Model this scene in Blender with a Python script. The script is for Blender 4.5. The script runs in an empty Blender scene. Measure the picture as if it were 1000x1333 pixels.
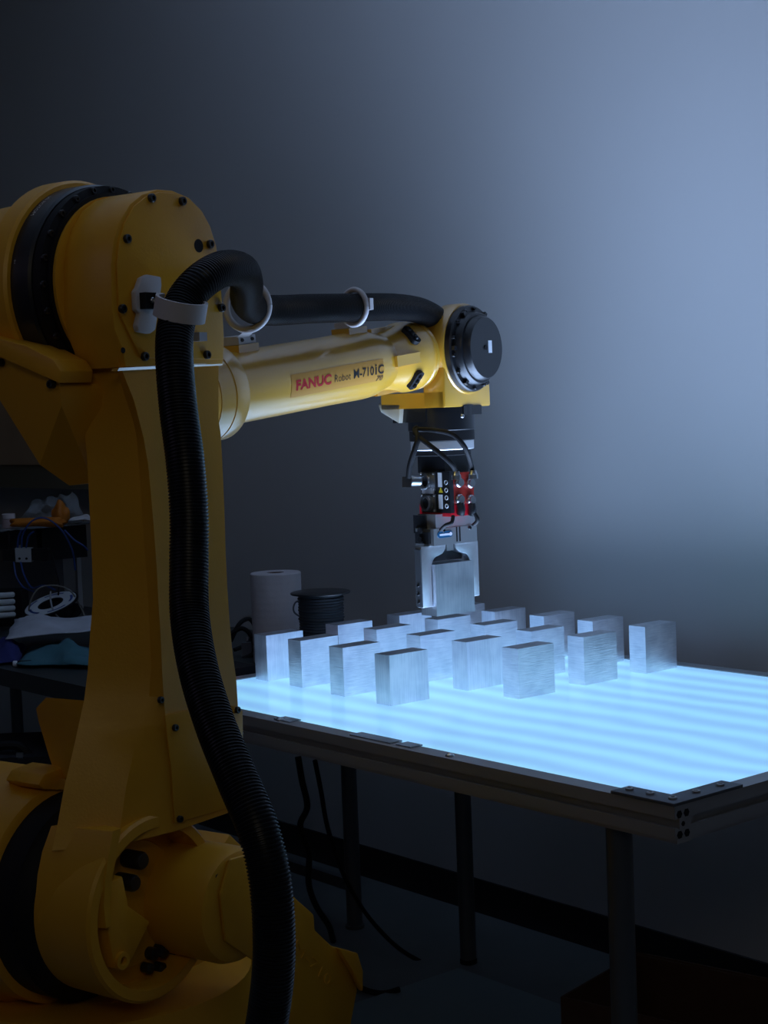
import bpy, bmesh, math, random
from mathutils import Vector, Matrix
random.seed(7)
SC = bpy.context.scene
COL = SC.collection
V = Vector

# ------------------------------------------------------------------ camera
F_PX = 2098.9
YAW, PIT, ROL = 2.451007, -0.0639345, -0.0386395
CAM = V((2.499, -2.026, 1.392))
_fwd = V((math.cos(YAW)*math.cos(PIT), math.sin(YAW)*math.cos(PIT), math.sin(PIT)))
_rt = V((math.sin(YAW), -math.cos(YAW), 0))
_up = _rt.cross(_fwd)
RIGHT = math.cos(ROL)*_rt + math.sin(ROL)*_up
UP = -math.sin(ROL)*_rt + math.cos(ROL)*_up
FWD = _fwd
cd = bpy.data.cameras.new('camera'); cam = bpy.data.objects.new('camera', cd); COL.objects.link(cam)
cd.sensor_fit = 'VERTICAL'; cd.sensor_height = 36.0; cd.lens = F_PX/1333*36.0
cd.clip_start = 0.05; cd.clip_end = 60
m3 = Matrix((RIGHT, UP, -FWD)).transposed()
cam.matrix_world = Matrix.Translation(CAM) @ m3.to_4x4()
SC.camera = cam

# ------------------------------------------------------------------ world, lights, exposure
SC.view_settings.view_transform = 'Standard'
SC.view_settings.look = 'None'
SC.view_settings.gamma = 1.0
SC.view_settings.use_curve_mapping = False
SC.view_settings.exposure = 0.0
w = bpy.data.worlds.new('world'); SC.world = w; w.use_nodes = True
w.node_tree.nodes['Background'].inputs[0].default_value = (0.75, 0.80, 1.0, 1)
w.node_tree.nodes['Background'].inputs[1].default_value = 0.006

TZ = 0.80          # top of the light table
TX0, TX1, TY0, TY1 = -0.506, 0.985, -0.252, 0.752
WALL_Y = 0.93
PANEL_STRENGTH = 0.90
LAMP_POWER = 24.5
def area_lamp(name, loc, sx, sy, power, color, spread, rot=(0, 0, 0)):
    l = bpy.data.lights.new(name, 'AREA'); l.shape = 'RECTANGLE'; l.size = sx; l.size_y = sy
    l.energy = power; l.color = color; l.spread = spread
    o = bpy.data.objects.new(name, l); COL.objects.link(o); o.location = loc; o.rotation_euler = rot
    return o
# upward light of the table's light box (its prism film throws most of it upward)
area_lamp('light_box_lamp', ((TX0+TX1)/2, (TY0+TY1)/2, TZ+0.0006), 1.40, 0.92, LAMP_POWER,
          (0.45, 0.63, 1.0), math.radians(105), (math.pi, 0, 0))
# dim unseen fill lamps added for the robot: neutral at right, violet at left
area_lamp('neutral_fill_lamp', (3.9, -3.0, 2.95), 1.2, 0.9, 2.4, (1.0, 0.88, 0.66), math.radians(112),
          (math.radians(86), 0, math.radians(57)))
area_lamp('violet_fill_lamp', (-0.2, -3.7, 2.7), 1.2, 0.9, 0.70, (0.72, 0.62, 1.0), math.radians(115),
          (math.radians(86), 0, math.radians(-12)))

# ------------------------------------------------------------------ helpers
def ray(x, y):
    return RIGHT*((x-500)/F_PX) + UP*((666.5-y)/F_PX) + FWD
def onp(x, y, n, d):                       # point of the photograph on the plane n.P = d
    r = ray(x, y); return CAM + r*((d-n.dot(CAM))/n.dot(r))
def dep(x, y, D): return CAM + ray(x, y)*D
def onz(x, y, z): return onp(x, y, V((0, 0, 1)), z)

def mat(name, col, rough=0.5, metal=0.0, spec=0.5, bump=None, var=None, coat=0.0, alpha=1.0, trans=0.0, aniso=0.0):
    m = bpy.data.materials.new(name); m.use_nodes = True
    nt = m.node_tree; b = nt.nodes['Principled BSDF']
    b.inputs['Base Color'].default_value = (*col, 1)
    b.inputs['Roughness'].default_value = rough; b.inputs['Metallic'].default_value = metal
    b.inputs['Specular IOR Level'].default_value = spec
    b.inputs['Coat Weight'].default_value = coat; b.inputs['Coat Roughness'].default_value = 0.22 if coat > 0.9 else 0.35
    b.inputs['Alpha'].default_value = alpha
    b.inputs['Transmission Weight'].default_value = trans
    if coat > 0.9: b.inputs['Coat IOR'].default_value = 1.8
    if aniso: b.inputs['Anisotropic'].default_value = aniso
    tc = nt.nodes.new('ShaderNodeTexCoord')
    if var:                                 # (scale, amount)
        n = nt.nodes.new('ShaderNodeTexNoise'); n.inputs['Scale'].default_value = var[0]; n.inputs['Detail'].default_value = 5
        nt.links.new(tc.outputs['Object'], n.inputs['Vector'])
        mx = nt.nodes.new('ShaderNodeMix'); mx.data_type = 'RGBA'
        mx.inputs[6].default_value = (*[c*(1-var[1]) for c in col], 1)
        mx.inputs[7].default_value = (*[min(1, c*(1+var[1])) for c in col], 1)
        nt.links.new(n.outputs[0], mx.inputs[0]); nt.links.new(mx.outputs[2], b.inputs['Base Color'])
    if bump:                                # (scale, strength)
        n = nt.nodes.new('ShaderNodeTexNoise'); n.inputs['Scale'].default_value = bump[0]; n.inputs['Detail'].default_value = 3
        nt.links.new(tc.outputs['Object'], n.inputs['Vector'])
        bp = nt.nodes.new('ShaderNodeBump'); bp.inputs['Strength'].default_value = bump[1]; bp.inputs['Distance'].default_value = 0.002
        nt.links.new(n.outputs[0], bp.inputs['Height']); nt.links.new(bp.outputs[0], b.inputs['Normal'])
    return m
def emis(name, col, s):
    m = bpy.data.materials.new(name); m.use_nodes = True; b = m.node_tree.nodes['Principled BSDF']
    b.inputs['Base Color'].default_value = (*col, 1)
    b.inputs['Emission Color'].default_value = (*col, 1); b.inputs['Emission Strength'].default_value = s
    return m

YEL = mat('yellow_paint', (0.78, 0.38, 0.018), 0.40, bump=(260, 0.10), var=(9, 0.10), coat=0.15, spec=0.4)
YEL_SMOOTH = mat('yellow_gloss', (0.80, 0.43, 0.035), 0.30, bump=(120, 0.03), var=(7, 0.06), coat=1.0, spec=0.8)
BLK = mat('black_enamel', (0.012, 0.013, 0.016), 0.32, coat=0.2)
BLKM = mat('black_matte', (0.008, 0.008, 0.010), 0.6, spec=0.25)
RUB = mat('black_hose_plastic', (0.007, 0.008, 0.010), 0.36, spec=0.35)
WHT = mat('white_nylon', (0.62, 0.60, 0.62), 0.42, bump=(300, 0.05))
STL = mat('steel', (0.55, 0.57, 0.60), 0.30, 1.0, bump=(400, 0.03))
CHR = mat('bright_ring_metal', (0.80, 0.82, 0.86), 0.38, 0.75)
ALU_D = mat('dull_aluminium_profile', (0.36, 0.37, 0.39), 0.45, 0.4, bump=(200, 0.03))
LEGM = mat('dark_steel_tube', (0.13, 0.14, 0.15), 0.4, 0.6)
RED = mat('red_anodised', (0.70, 0.015, 0.03), 0.35, 0.3)
PAPER = mat('white_paper', (0.65, 0.65, 0.68), 0.9, bump=(60, 0.2))
BLUE_T = mat('blue_tube', (0.02, 0.06, 0.25), 0.35)
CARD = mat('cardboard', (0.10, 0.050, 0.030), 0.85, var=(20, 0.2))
TEXT_RED = mat('red_print', (0.55, 0.02, 0.03), 0.5)
TEXT_BLK = mat('black_print', (0.02, 0.02, 0.02), 0.5)
LABEL_O = mat('amber_label', (0.62, 0.30, 0.05), 0.42)
LABEL_W = mat('white_label', (0.70, 0.74, 0.80), 0.5)

def brushed():
    m = mat('brushed_aluminium', (0.70, 0.72, 0.76), 0.36, 1.0)
    nt = m.node_tree; b = nt.nodes['Principled BSDF']
    tc = nt.nodes.new('ShaderNodeTexCoord'); oi = nt.nodes.new('ShaderNodeObjectInfo')
    add = nt.nodes.new('ShaderNodeVectorMath'); add.operation = 'ADD'
    mul = nt.nodes.new('ShaderNodeVectorMath'); mul.operation = 'SCALE'; mul.inputs[3].default_value = 9.0
    comb = nt.nodes.new('ShaderNodeCombineXYZ')
    for i in range(3): nt.links.new(oi.outputs['Random'], comb.inputs[i])
    nt.links.new(comb.outputs[0], mul.inputs[0])
    nt.links.new(tc.outputs['Object'], add.inputs[0]); nt.links.new(mul.outputs[0], add.inputs[1])
    def stretched(sc, detail):
        mp = nt.nodes.new('ShaderNodeMapping'); mp.inputs['Scale'].default_value = sc
        nt.links.new(add.outputs[0], mp.inputs[0])
        n = nt.nodes.new('ShaderNodeTexNoise'); n.inputs['Scale'].default_value = 1.0; n.inputs['Detail'].default_value = detail
        nt.links.new(mp.outputs[0], n.inputs['Vector']); return n
    h = stretched((30, 30, 420), 4)        # saw marks across
    v = stretched((420, 420, 14), 4)       # saw marks up and down
    big = stretched((26, 26, 26), 3)
    gt = nt.nodes.new('ShaderNodeMath'); gt.operation = 'GREATER_THAN'; gt.inputs[1].default_value = 0.5
    nt.links.new(oi.outputs['Random'], gt.inputs[0])
    mx = nt.nodes.new('ShaderNodeMix'); mx.data_type = 'FLOAT'
    nt.links.new(gt.outputs[0], mx.inputs[0]); nt.links.new(h.outputs[0], mx.inputs[2]); nt.links.new(v.outputs[0], mx.inputs[3])
    bp = nt.nodes.new('ShaderNodeBump'); bp.inputs['Strength'].default_value = 0.20; bp.inputs['Distance'].default_value = 0.0015
    nt.links.new(mx.outputs[0], bp.inputs['Height']); nt.links.new(bp.outputs[0], b.inputs['Normal'])
    cr = nt.nodes.new('ShaderNodeValToRGB')
    cr.color_ramp.elements[0].position = 0.30; cr.color_ramp.elements[0].color = (0.64, 0.68, 0.76, 1)
    cr.color_ramp.elements[1].position = 0.62; cr.color_ramp.elements[1].color = (0.86, 0.89, 0.95, 1)
    av = nt.nodes.new('ShaderNodeMath'); av.operation = 'ADD'
    hf = nt.nodes.new('ShaderNodeMath'); hf.operation = 'MULTIPLY'; hf.inputs[1].default_value = 0.5
    nt.links.new(mx.outputs[0], av.inputs[0]); nt.links.new(big.outputs[0], av.inputs[1]); nt.links.new(av.outputs[0], hf.inputs[0])
    nt.links.new(hf.outputs[0], cr.inputs[0]); nt.links.new(cr.outputs[0], b.inputs['Base Color'])
    rr = nt.nodes.new('ShaderNodeMapRange'); rr.inputs[3].default_value = 0.32; rr.inputs[4].default_value = 0.44
    nt.links.new(big.outputs[0], rr.inputs[0]); nt.links.new(rr.outputs[0], b.inputs['Roughness'])
    return m
ALU = brushed()

def bake(name, bm, m, parent=None, label=None, smooth=35):
    """link a bmesh built in world coordinates as one object whose origin sits at its middle"""
    bmesh.ops.recalc_face_normals(bm, faces=bm.faces)
    vs = [v.co for v in bm.verts]
    lo = V([min(v[i] for v in vs) for i in range(3)]); hi = V([max(v[i] for v in vs) for i in range(3)])
    c = (lo+hi)/2; bmesh.ops.translate(bm, vec=-c, verts=bm.verts)
    me = bpy.data.meshes.new(name); bm.to_mesh(me); bm.free()
    me.materials.append(m)
    me.polygons.foreach_set('use_smooth', [True]*len(me.polygons)); me.set_sharp_from_angle(angle=math.radians(smooth))
    o = bpy.data.objects.new(name, me); COL.objects.link(o)
    if parent:
        o.parent = parent
        o.location = c - wloc(parent)
    else: o.location = c
    if label: o['label'] = label
    return o
def wloc(o):
    p = o.location.copy()
    while o.parent: o = o.parent; p += o.location
    return p
def thing(name, label, cat, loc, group=None):
    o = bpy.data.objects.new(name, None); COL.objects.link(o); o.location = loc; o.empty_display_size = 0.05
    o['label'] = label; o['category'] = cat
    if group: o['group'] = group
    return o
def tag(o, label, cat, group=None):
    o['label'] = label; o['category'] = cat
    if group: o['group'] = group
    return o
def struct(o): o['kind'] = 'structure'; return o

def bevel(bm, w, seg=2, angle=30):
    es = [e for e in bm.edges if len(e.link_faces) == 2 and e.calc_face_angle(0) > math.radians(angle)]
    bmesh.ops.bevel(bm, geom=es, offset=w, segments=seg, affect='EDGES', profile=0.5, clamp_overlap=True)
    return bm
def box(x0, x1, y0, y1, z0, z1, bv=0, frame=None, bm=None):
    """box in world axes, or in the axes (origin, u, v, w) of frame"""
    b = bmesh.new() if bm is None else bm
    if frame: O, u, v, w_ = frame
    else: O, u, v, w_ = V((0, 0, 0)), V((1, 0, 0)), V((0, 1, 0)), V((0, 0, 1))
    vs = [b.verts.new(O+u*x+v*y+w_*z) for x in (x0, x1) for y in (y0, y1) for z in (z0, z1)]
    for f in ((0, 1, 3, 2), (4, 6, 7, 5), (0, 4, 5, 1), (2, 3, 7, 6), (0, 2, 6, 4), (1, 5, 7, 3)): b.faces.new([vs[i] for i in f])
    if bv: bevel(b, bv)
    return b
def prism(pts, ext, bv=0, bm=None, seg=2):
    b = bmesh.new() if bm is None else bm
    a = [b.verts.new(p) for p in pts]; c = [b.verts.new(V(p)+ext) for p in pts]
    b.faces.new(a); b.faces.new(c[::-1]); n = len(a)
    for i in range(n): b.faces.new((a[i], c[i], c[(i+1) % n], a[(i+1) % n]))
    if bv:
        bmesh.ops.recalc_face_normals(b, faces=b.faces); bevel(b, bv, seg)
    return b
def loft(rows, bm=None, cap=True):
    b = bmesh.new() if bm is None else bm
    R = [[b.verts.new(p) for p in r] for r in rows]; n = len(R[0])
    for i in range(len(R)-1):
        for j in range(n): b.faces.new((R[i][j], R[i][(j+1) % n], R[i+1][(j+1) % n], R[i+1][j]))
    if cap: b.faces.new(R[0]); b.faces.new(R[-1][::-1])
    return b
def basis(d):
    d = V(d).normalized(); a = V((0, 0, 1)) if abs(d.z) < 0.9 else V((1, 0, 0))
    u = d.cross(a).normalized(); return u, d.cross(u).normalized()
def lathe(o, d, prof, seg=48, bm=None, cap=True):
    """profile [(t along d, radius)]"""
    d = V(d).normalized(); u, v = basis(d)
    rows = [[V(o)+d*t+(u*math.cos(2*math.pi*k/seg)+v*math.sin(2*math.pi*k/seg))*r for k in range(seg)] for t, r in prof]
    return loft(rows, bm, cap)
def cyl(p0, p1, r, seg=24, bm=None, ch=0.0):
    p0, p1 = V(p0), V(p1); L = (p1-p0).length
    pr = [(0, r), (L, r)] if not ch else [(0, r-ch), (ch, r), (L-ch, r), (L, r-ch)]
    return lathe(p0, p1-p0, pr, seg, bm)
def spline(pts, n=12):
    P = [V(p) for p in pts]; P = [2*P[0]-P[1]]+P+[2*P[-1]-P[-2]]; out = []
    for i in range(1, len(P)-2):
        for k in range(n):
            t = k/n; a, b, c, d = P[i-1], P[i], P[i+1], P[i+2]
            out.append(0.5*((2*b)+(c-a)*t+(2*a-5*b+4*c-d)*t*t+(-a+3*b-3*c+d)*t**3))
    out.append(P[-2]); return out
def resample(pts, step):
    out = [pts[0]]; acc = 0; last = pts[0]
    for p in pts[1:]:
        seg = (p-last).length
        while acc+seg >= step and seg > 0:
            t = (step-acc)/seg; last = last.lerp(p, t); out.append(last.copy()); seg = (p-last).length; acc = 0
        acc += seg; last = p
    return out
def tube(pts, r, seg=12, bm=None, rad=None):
    """sweep; rad optional list of radii"""
    b = bmesh.new() if bm is None else bm
    t0 = (pts[1]-pts[0]).normalized(); u, _ = basis(t0); rows = []
    for i, p in enumerate(pts):
        t = (pts[min(i+1, len(pts)-1)]-pts[max(i-1, 0)]).normalized()
        u = (u-t*u.dot(t)).normalized(); v = t.cross(u); rr = rad[i] if rad else r
        rows.append([p+(u*math.cos(2*math.pi*k/seg)+v*math.sin(2*math.pi*k/seg))*rr for k in range(seg)])
    return loft(rows, b)
def torus(c, axis, R, r, a0=0, a1=360, seg=48, u=None, bm=None):
    """ring (or arc from a0 to a1 degrees, measured from u)"""
    axis = V(axis).normalized()
    if u is None: u, _ = basis(axis)
    u = (V(u)-axis*V(u).dot(axis)).normalized(); v = axis.cross(u)
    n = max(4, int(seg*(a1-a0)/360))
    pts = [V(c)+(u*math.cos(math.radians(a0+(a1-a0)*k/n))+v*math.sin(math.radians(a0+(a1-a0)*k/n)))*R for k in range(n+1)]
    return tube(pts, r, 12, bm)
def bolt(p, d, r, h, parent, m=BLK, name='bolt', label=None):
    """socket-head screw standing on p"""
    b = lathe(p, d, [(0, r), (h*0.8, r), (h, r*0.86), (h, r*0.5), (h*0.45, r*0.45)], 14)
    return bake(name, b, m, parent, label)
def text_mesh(s, size, extrude=0.0, bold=0.0, shear=0.0):
    """flat lettering as (verts, faces) in its own x,y plane"""
    cu = bpy.data.curves.new('lettering', 'FONT'); cu.body = s; cu.size = size; cu.extrude = extrude; cu.offset = bold; cu.shear = shear
    cu.resolution_u = 3
    o = bpy.data.objects.new('lettering', cu); COL.objects.link(o)
    dg = bpy.context.evaluated_depsgraph_get(); me = o.evaluated_get(dg).to_mesh()
    vs = [v.co.copy() for v in me.vertices]; fs = [tuple(p.vertices) for p in me.polygons]
    o.evaluated_get(dg).to_mesh_clear(); bpy.data.objects.remove(o); bpy.data.curves.remove(cu)
    return vs, fs
def text_obj(name, s, size, fn, m, parent, bold=0.0, extrude=0.0, fit=None, shear=0.0):
    vs, fs = text_mesh(s, size, extrude, bold, shear)
    if fit:
        w0 = min(v.x for v in vs); w1 = max(v.x for v in vs)
        for v in vs: v.x = (v.x-w0)*fit/(w1-w0)
    b = bmesh.new(); V_ = [b.verts.new(fn(v)) for v in vs]
    for f in fs:
        try: b.faces.new([V_[i] for i in f])
        except ValueError: pass
    return bake(name, b, m, parent)

# ------------------------------------------------------------------ the room
WALLM = mat('painted_wall', (0.56, 0.56, 0.57), 0.85, bump=(180, 0.05), var=(1.5, 0.04))
FLOORM = mat('grey_vinyl_floor', (0.16, 0.18, 0.19), 0.45, var=(3, 0.3), bump=(40, 0.05))
CEILM = mat('ceiling_paint', (0.70, 0.70, 0.70), 0.9)
BASEM = mat('black_cove_base', (0.01, 0.01, 0.012), 0.5)
RX0, RX1, RY0 = -5.2, 5.0, -5.6
CZ = 3.3
struct(bake('wall_back', box(RX0, RX1, WALL_Y, WALL_Y+0.12, 0, CZ), WALLM))
struct(bake('wall_left', box(RX0-0.12, RX0, RY0, WALL_Y+0.12, 0, CZ), WALLM))
struct(bake('wall_right', box(RX1, RX1+0.12, RY0, WALL_Y+0.12, 0, CZ), mat('dark_wall', (0.45, 0.44, 0.43), 0.9)))
struct(bake('wall_front', box(RX0-0.12, RX1+0.12, RY0-0.12, RY0, 0, CZ), bpy.data.materials['dark_wall']))
struct(bake('floor', box(RX0-0.12, RX1+0.12, RY0-0.12, WALL_Y+0.12, -0.12, 0), FLOORM))
struct(bake('ceiling', box(RX0-0.12, RX1+0.12, RY0-0.12, WALL_Y+0.12, CZ, CZ+0.12), CEILM))
bb = prism([V((RX0, WALL_Y, 0)), V((RX0, WALL_Y-0.016, 0)), V((RX0, WALL_Y-0.010, 0.012)), V((RX0, WALL_Y-0.006, 0.03)), V((RX0, WALL_Y-0.004, 0.088)), V((RX0, WALL_Y, 0.09))], V((RX1-RX0, 0, 0)))
struct(bake('baseboard_back', bb, BASEM))

# ------------------------------------------------------------------ light table
tab = thing('light_table', 'long illuminated table with glowing pale blue top on a slotted aluminium frame', 'table', ((TX0+TX1)/2, (TY0+TY1)/2, 0))
RW, RH = 0.036, 0.056
def rail(name, p0, p1, outn):
    """slotted aluminium profile; outn = outward horizontal direction, with two T-slots outside and one on top"""
    p0, p1 = V(p0), V(p1); d = (p1-p0).normalized(); w2, s, k = RW, 0.0085, 0.006
    sec = [(0, 0), (0, 0.0195), (-k, 0.0195), (-k-.004, 0.016), (-k-.004, 0.036), (-k, 0.0325), (0, 0.0325),
           (0, RH-0.006), (-0.004, RH-0.006), (-0.004, RH), (-w2, RH), (-w2, 0)]
    pts = [p0+V(outn)*a-V((0, 0, 1))*b for a, b in sec]
    return bake(name, prism(pts, p1-p0), ALU_D, tab, smooth=20)
zt = TZ+0.002
fr = rail('rail', (TX0, TY0, zt), (TX1, TY0, zt), (0, -1, 0))
rail('rail', (TX1, TY0+RW, zt), (TX1, TY1-RW, zt), (1, 0, 0))
rail('rail', (TX0, TY1, zt), (TX1, TY1, zt), (0, 1, 0))
rail('rail', (TX0, TY0+RW, zt), (TX0, TY1-RW, zt), (-1, 0, 0))
# profile chambers seen on the cut end of the front rail
for a, b_ in ((0.010, 0.013), (0.026, 0.013), (0.018, 0.028), (0.010, 0.043), (0.026, 0.043)):
    bm = cyl((TX1-0.002, TY0+a, zt-b_), (TX1+0.0006, TY0+a, zt-b_), 0.0062 if a != 0.018 else 0.0040, 6)
    bake('profile_chamber', bm, BLKM, fr)
PAN = bpy.data.materials.new('glowing_acrylic'); PAN.use_nodes = True
nt = PAN.node_tree; b = nt.nodes['Principled BSDF']
b.inputs['Base Color'].default_value = (0.35, 0.42, 0.5, 1); b.inputs['Roughness'].default_value = 0.12
tc = nt.nodes.new('ShaderNodeTexCoord'); sx = nt.nodes.new('ShaderNodeSeparateXYZ'); nt.links.new(tc.outputs['Object'], sx.inputs[0])
wv = nt.nodes.new('ShaderNodeMath'); wv.operation = 'SINE'; ml = nt.nodes.new('ShaderNodeMath'); ml.operation = 'MULTIPLY'; ml.inputs[1].default_value = 2*math.pi/0.088
dn = nt.nodes.new('ShaderNodeMath'); dn.operation = 'MULTIPLY_ADD'; dn.inputs[1].default_value = 0.10
nt.links.new(sx.outputs[1], dn.inputs[2]); nt.links.new(dn.outputs[0], ml.inputs[0]); nt.links.new(ml.outputs[0], wv.inputs[0])
ns = nt.nodes.new('ShaderNodeTexNoise'); ns.inputs['Scale'].default_value = 2.2; nt.links.new(tc.outputs['Object'], ns.inputs['Vector']); nt.links.new(ns.outputs[0], dn.inputs[0])
mr = nt.nodes.new('ShaderNodeMapRange'); mr.inputs[1].default_value = -1; mr.inputs[2].default_value = 1
nt.links.new(wv.outputs[0], mr.inputs[0])
mx = nt.nodes.new('ShaderNodeMix'); mx.data_type = 'RGBA'
mx.inputs[6].default_value = (0.235, 0.53, 0.92, 1); mx.inputs[7].default_value = (0.30, 0.70, 1.0, 1)
nt.links.new(mr.outputs[0], mx.inputs[0])
nt.links.new(mx.outputs[2], b.inputs['Emission Color']); b.inputs['Emission Strength'].default_value = PANEL_STRENGTH
bake('glowing_panel', box(TX0+RW-0.004, TX1-RW+0.004, TY0+RW-0.004, TY1-RW+0.004, TZ-0.012, TZ), PAN, tab, 'translucent pale blue acrylic panel lit from below')
bake('light_box_floor', box(TX0+RW, TX1-RW, TY0+RW, TY1-RW, zt-RH, zt-RH+0.006), ALU_D, tab)
# corner plate, five screws
cz0, cz1 = zt, zt+0.005; L = 0.122; PW = 0.040
cp = [(TX1-L, TY0-0.002), (TX1+0.001, TY0-0.002), (TX1+0.001, TY0+L+0.035), (TX1-PW, TY0+L+0.035), (TX1-PW, TY0+PW), (TX1-L, TY0+PW)]
plate = bake('corner_plate', prism([V((x, y, cz0)) for x, y in cp], V((0, 0, cz1-cz0)), 0.0008), mat('grey_plate', (0.13, 0.14, 0.16), 0.5, 0.5), tab)
for x, y in ((TX1-0.103, TY0+0.019), (TX1-0.062, TY0+0.019), (TX1-0.019, TY0+0.019), (TX1-0.019, TY0+0.072), (TX1-0.019, TY0+0.128)):
    bolt((x, y, cz1), (0, 0, 1), 0.0065, 0.0035, plate, ALU_D, 'screw')
for px, py in ((362, 938), (587, 984)):
    p = onz(px, py, zt); p.y = TY0+0.015
    bake('screw', lathe((p.x, p.y, zt), (0, 0, 1), [(0, 0.008), (0.003, 0.0075), (0.0055, 0.004), (0.006, 0.001)], 16), STL, tab)
for xa, xb in ((0.215, 0.330), (0.345, 0.385), (-0.02, 0.03)):
    bake('clear_strip', box(xa, xb, TY0+0.012, TY0+RW+0.004, zt, zt+0.0025, 0.0005), mat('clear_plastic', (0.55, 0.62, 0.72), 0.2, trans=0.5), tab)
def leg(x, y):
    bm = lathe((x, y, 0.012), (0, 0, 1), [(0, 0.0205), (zt-RH-0.012, 0.0205)], 20)
    l = bake('leg', bm, LEGM, tab)
    bake('foot', lathe((x, y, 0.0), (0, 0, 1), [(0, 0.0215), (0.010, 0.0215), (0.012, 0.019)], 20), BLKM, l)
    return l
for x, y in ((0.842, -0.215), (-0.445, 0.625), (-0.445, -0.205), (0.842, 0.69)): leg(x, y)

# ------------------------------------------------------------------ aluminium blocks
U = 0.1016
GRID = {  # front-left base corner in units of one block height, from the photograph
 (0, 0): (-4.401, 0.184), (1, 0): (-3.118, 0.164), (2, 0): (-1.570, 0.073), (3, 0): (0, 0),
 (0, 1): (-4.376, 2.148), (1, 1): (-3.071, 2.205), (2, 1): (-1.533, 2.138), (3, 1): (-0.048, 2.100), (4, 1): (1.465, 2.085),
 (0, 2): (-4.455, 4.031), (1, 2): (-3.160, 4.080), (2, 2): (-1.582, 4.047), (3, 2): (-0.066, 3.969), (4, 2): (1.409, 4.008),
 (0, 3): (-4.50, 5.80), (1, 3): (-3.062, 5.771), (2, 3): (-1.549, 5.854), (3, 3): (-0.059, 5.856), (4, 3): (1.455, 5.853)}
LBL = {
 (0, 0): 'leftmost aluminium block, end of the front row, beside the red pilot lamp',
 (1, 0): 'aluminium block second from left in the front row, just in front of the cord spool',
 (2, 0): 'aluminium block third from left in the front row, beside the nearest block',
 (3, 0): 'nearest aluminium block, at the right end of the four-block front row',
 (0, 1): 'aluminium block at the left end of the second row, right against the cord spool',
 (1, 1): 'aluminium block second from left in the second row, behind the third front block',
 (2, 1): 'aluminium block in the middle of the second row, directly behind the nearest block',
 (3, 1): 'aluminium block fourth from left in the second row, with fine horizontal saw lines',
 (4, 1): 'aluminium block at the right end of the second row, before the bare glowing area',
 (0, 2): 'aluminium block at the left end of the third row, left of the raised block',
 (1, 2): 'aluminium block second from left in the third row, right under the raised block',
 (2, 2): 'aluminium block in the middle of the third row, just right of the raised one',
 (3, 2): 'aluminium block fourth from left in the third row, half covered by one before it',
 (4, 2): 'aluminium block at the right end of the third row, curved scratch on its narrow face',
 (0, 3): 'aluminium block at the left end of the back row, almost hidden behind the raised one',
 (1, 3): 'aluminium block second from left in the back row, right of the gripper finger',
 (2, 3): 'aluminium block in the middle of the back row, unobstructed top edge',
 (3, 3): 'aluminium block fourth from left in the back row, with a shaded grey wide face',
 (4, 3): 'rightmost aluminium block, alone at the right end of the back row'}
BD, BW, BH = 0.0461, 0.1014, 0.1016
bmb = box(-BD/2, BD/2, -BW/2, BW/2, 0, BH, 0.0009)
me_blk = bpy.data.meshes.new('aluminium_block'); bmb.to_mesh(me_blk); bmb.free(); me_blk.materials.append(ALU)
proto = bpy.data.objects.new('aluminium_block', me_blk)
first = True
for k, (gx, gy) in GRID.items():
    o = proto if first else proto.copy(); first = False
    COL.objects.link(o); o.location = (gx*U+BD/2, gy*U+BW/2, TZ+0.0002); o.rotation_euler.z = random.uniform(-0.006, 0.006)
    tag(o, LBL[k], 'metal block', 'aluminium blocks standing in rows on the light table')
HX, HY, HZ = 0.1175, 0.098, 0.982
held = proto.copy(); COL.objects.link(held); held.location = (HX, HY, HZ)
tag(held, 'aluminium block held up in the gripper jaws above the others', 'metal block')

# ------------------------------------------------------------------ robot frame
TH = math.radians(105)
H = V((math.cos(TH), math.sin(TH), 0)); N = V((math.sin(TH), -math.cos(TH), 0)); Z = V((0, 0, 1))
A0 = V((0.1175, 0.098, 1.502))                     # crossing of wrist bend axis and tool axis
def W(s, o, z): return A0+H*s+N*o+Z*(z-A0.z)
def PO(x, y, o): return onp(x, y, N, N.dot(A0)+o)  # photograph point on the robot's vertical plane at offset o
def PS(x, y, s): return onp(x, y, H, H.dot(A0)+s)
PITCH = math.atan2(0.070, 0.66)
AX = (H*math.cos(PITCH)+Z*math.sin(PITCH)).normalized()      # forearm axis direction, towards the wrist
AXU = (Z*math.cos(PITCH)-H*math.sin(PITCH)).normalized()
def FA(t, phi=0, r=0):  # point around forearm axis; phi from the viewer side (N) upward
    return A0+AX*t+(N*math.cos(phi)+AXU*math.sin(phi))*r

base_c = W(-0.98, 0.02, 0); base_c.z = 0
rob = thing('robot_arm', 'large yellow industrial robot arm reaching over the light table', 'robot', base_c)

# lower arm, head part
OF = 0.212; OB = 0.120
head_px = [(164, 478), (159, 454), (149, 428), (146, 400), (145, 345), (148, 313), (156, 288), (169, 266), (185, 253), (205, 246.5), (225, 248), (246, 257), (263, 274), (274, 294), (282, 320), (287, 355), (290, 400), (292, 440), (291, 474)]
J3C = PO(221, 368, OF)
bm = prism([PO(x, y, OF) for x, y in head_px], -N*(OF-OB), 0.0018)
low = bake('lower_arm', bm, YEL, rob)
cov_px = [(181, 466), (153, 408), (150, 345), (153, 314), (160, 291), (172, 269), (187, 257), (205, 250.5), (224, 252), (244, 261), (260, 277), (271, 297), (279, 322), (284, 357), (287, 400), (289, 440), (288, 468)]
cover = bake('arm_cover', prism([PO(x, y, OF) for x, y in cov_px], N*0.004, 0.001), YEL, rob)
for x, y in ((196, 258), (236, 262), (164, 311), (272, 318), (158, 402), (187, 464), (268, 462), (287, 401)):
    bolt(PO(x, y, OF+0.0035), N, 0.0062, 0.006, cover)
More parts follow.
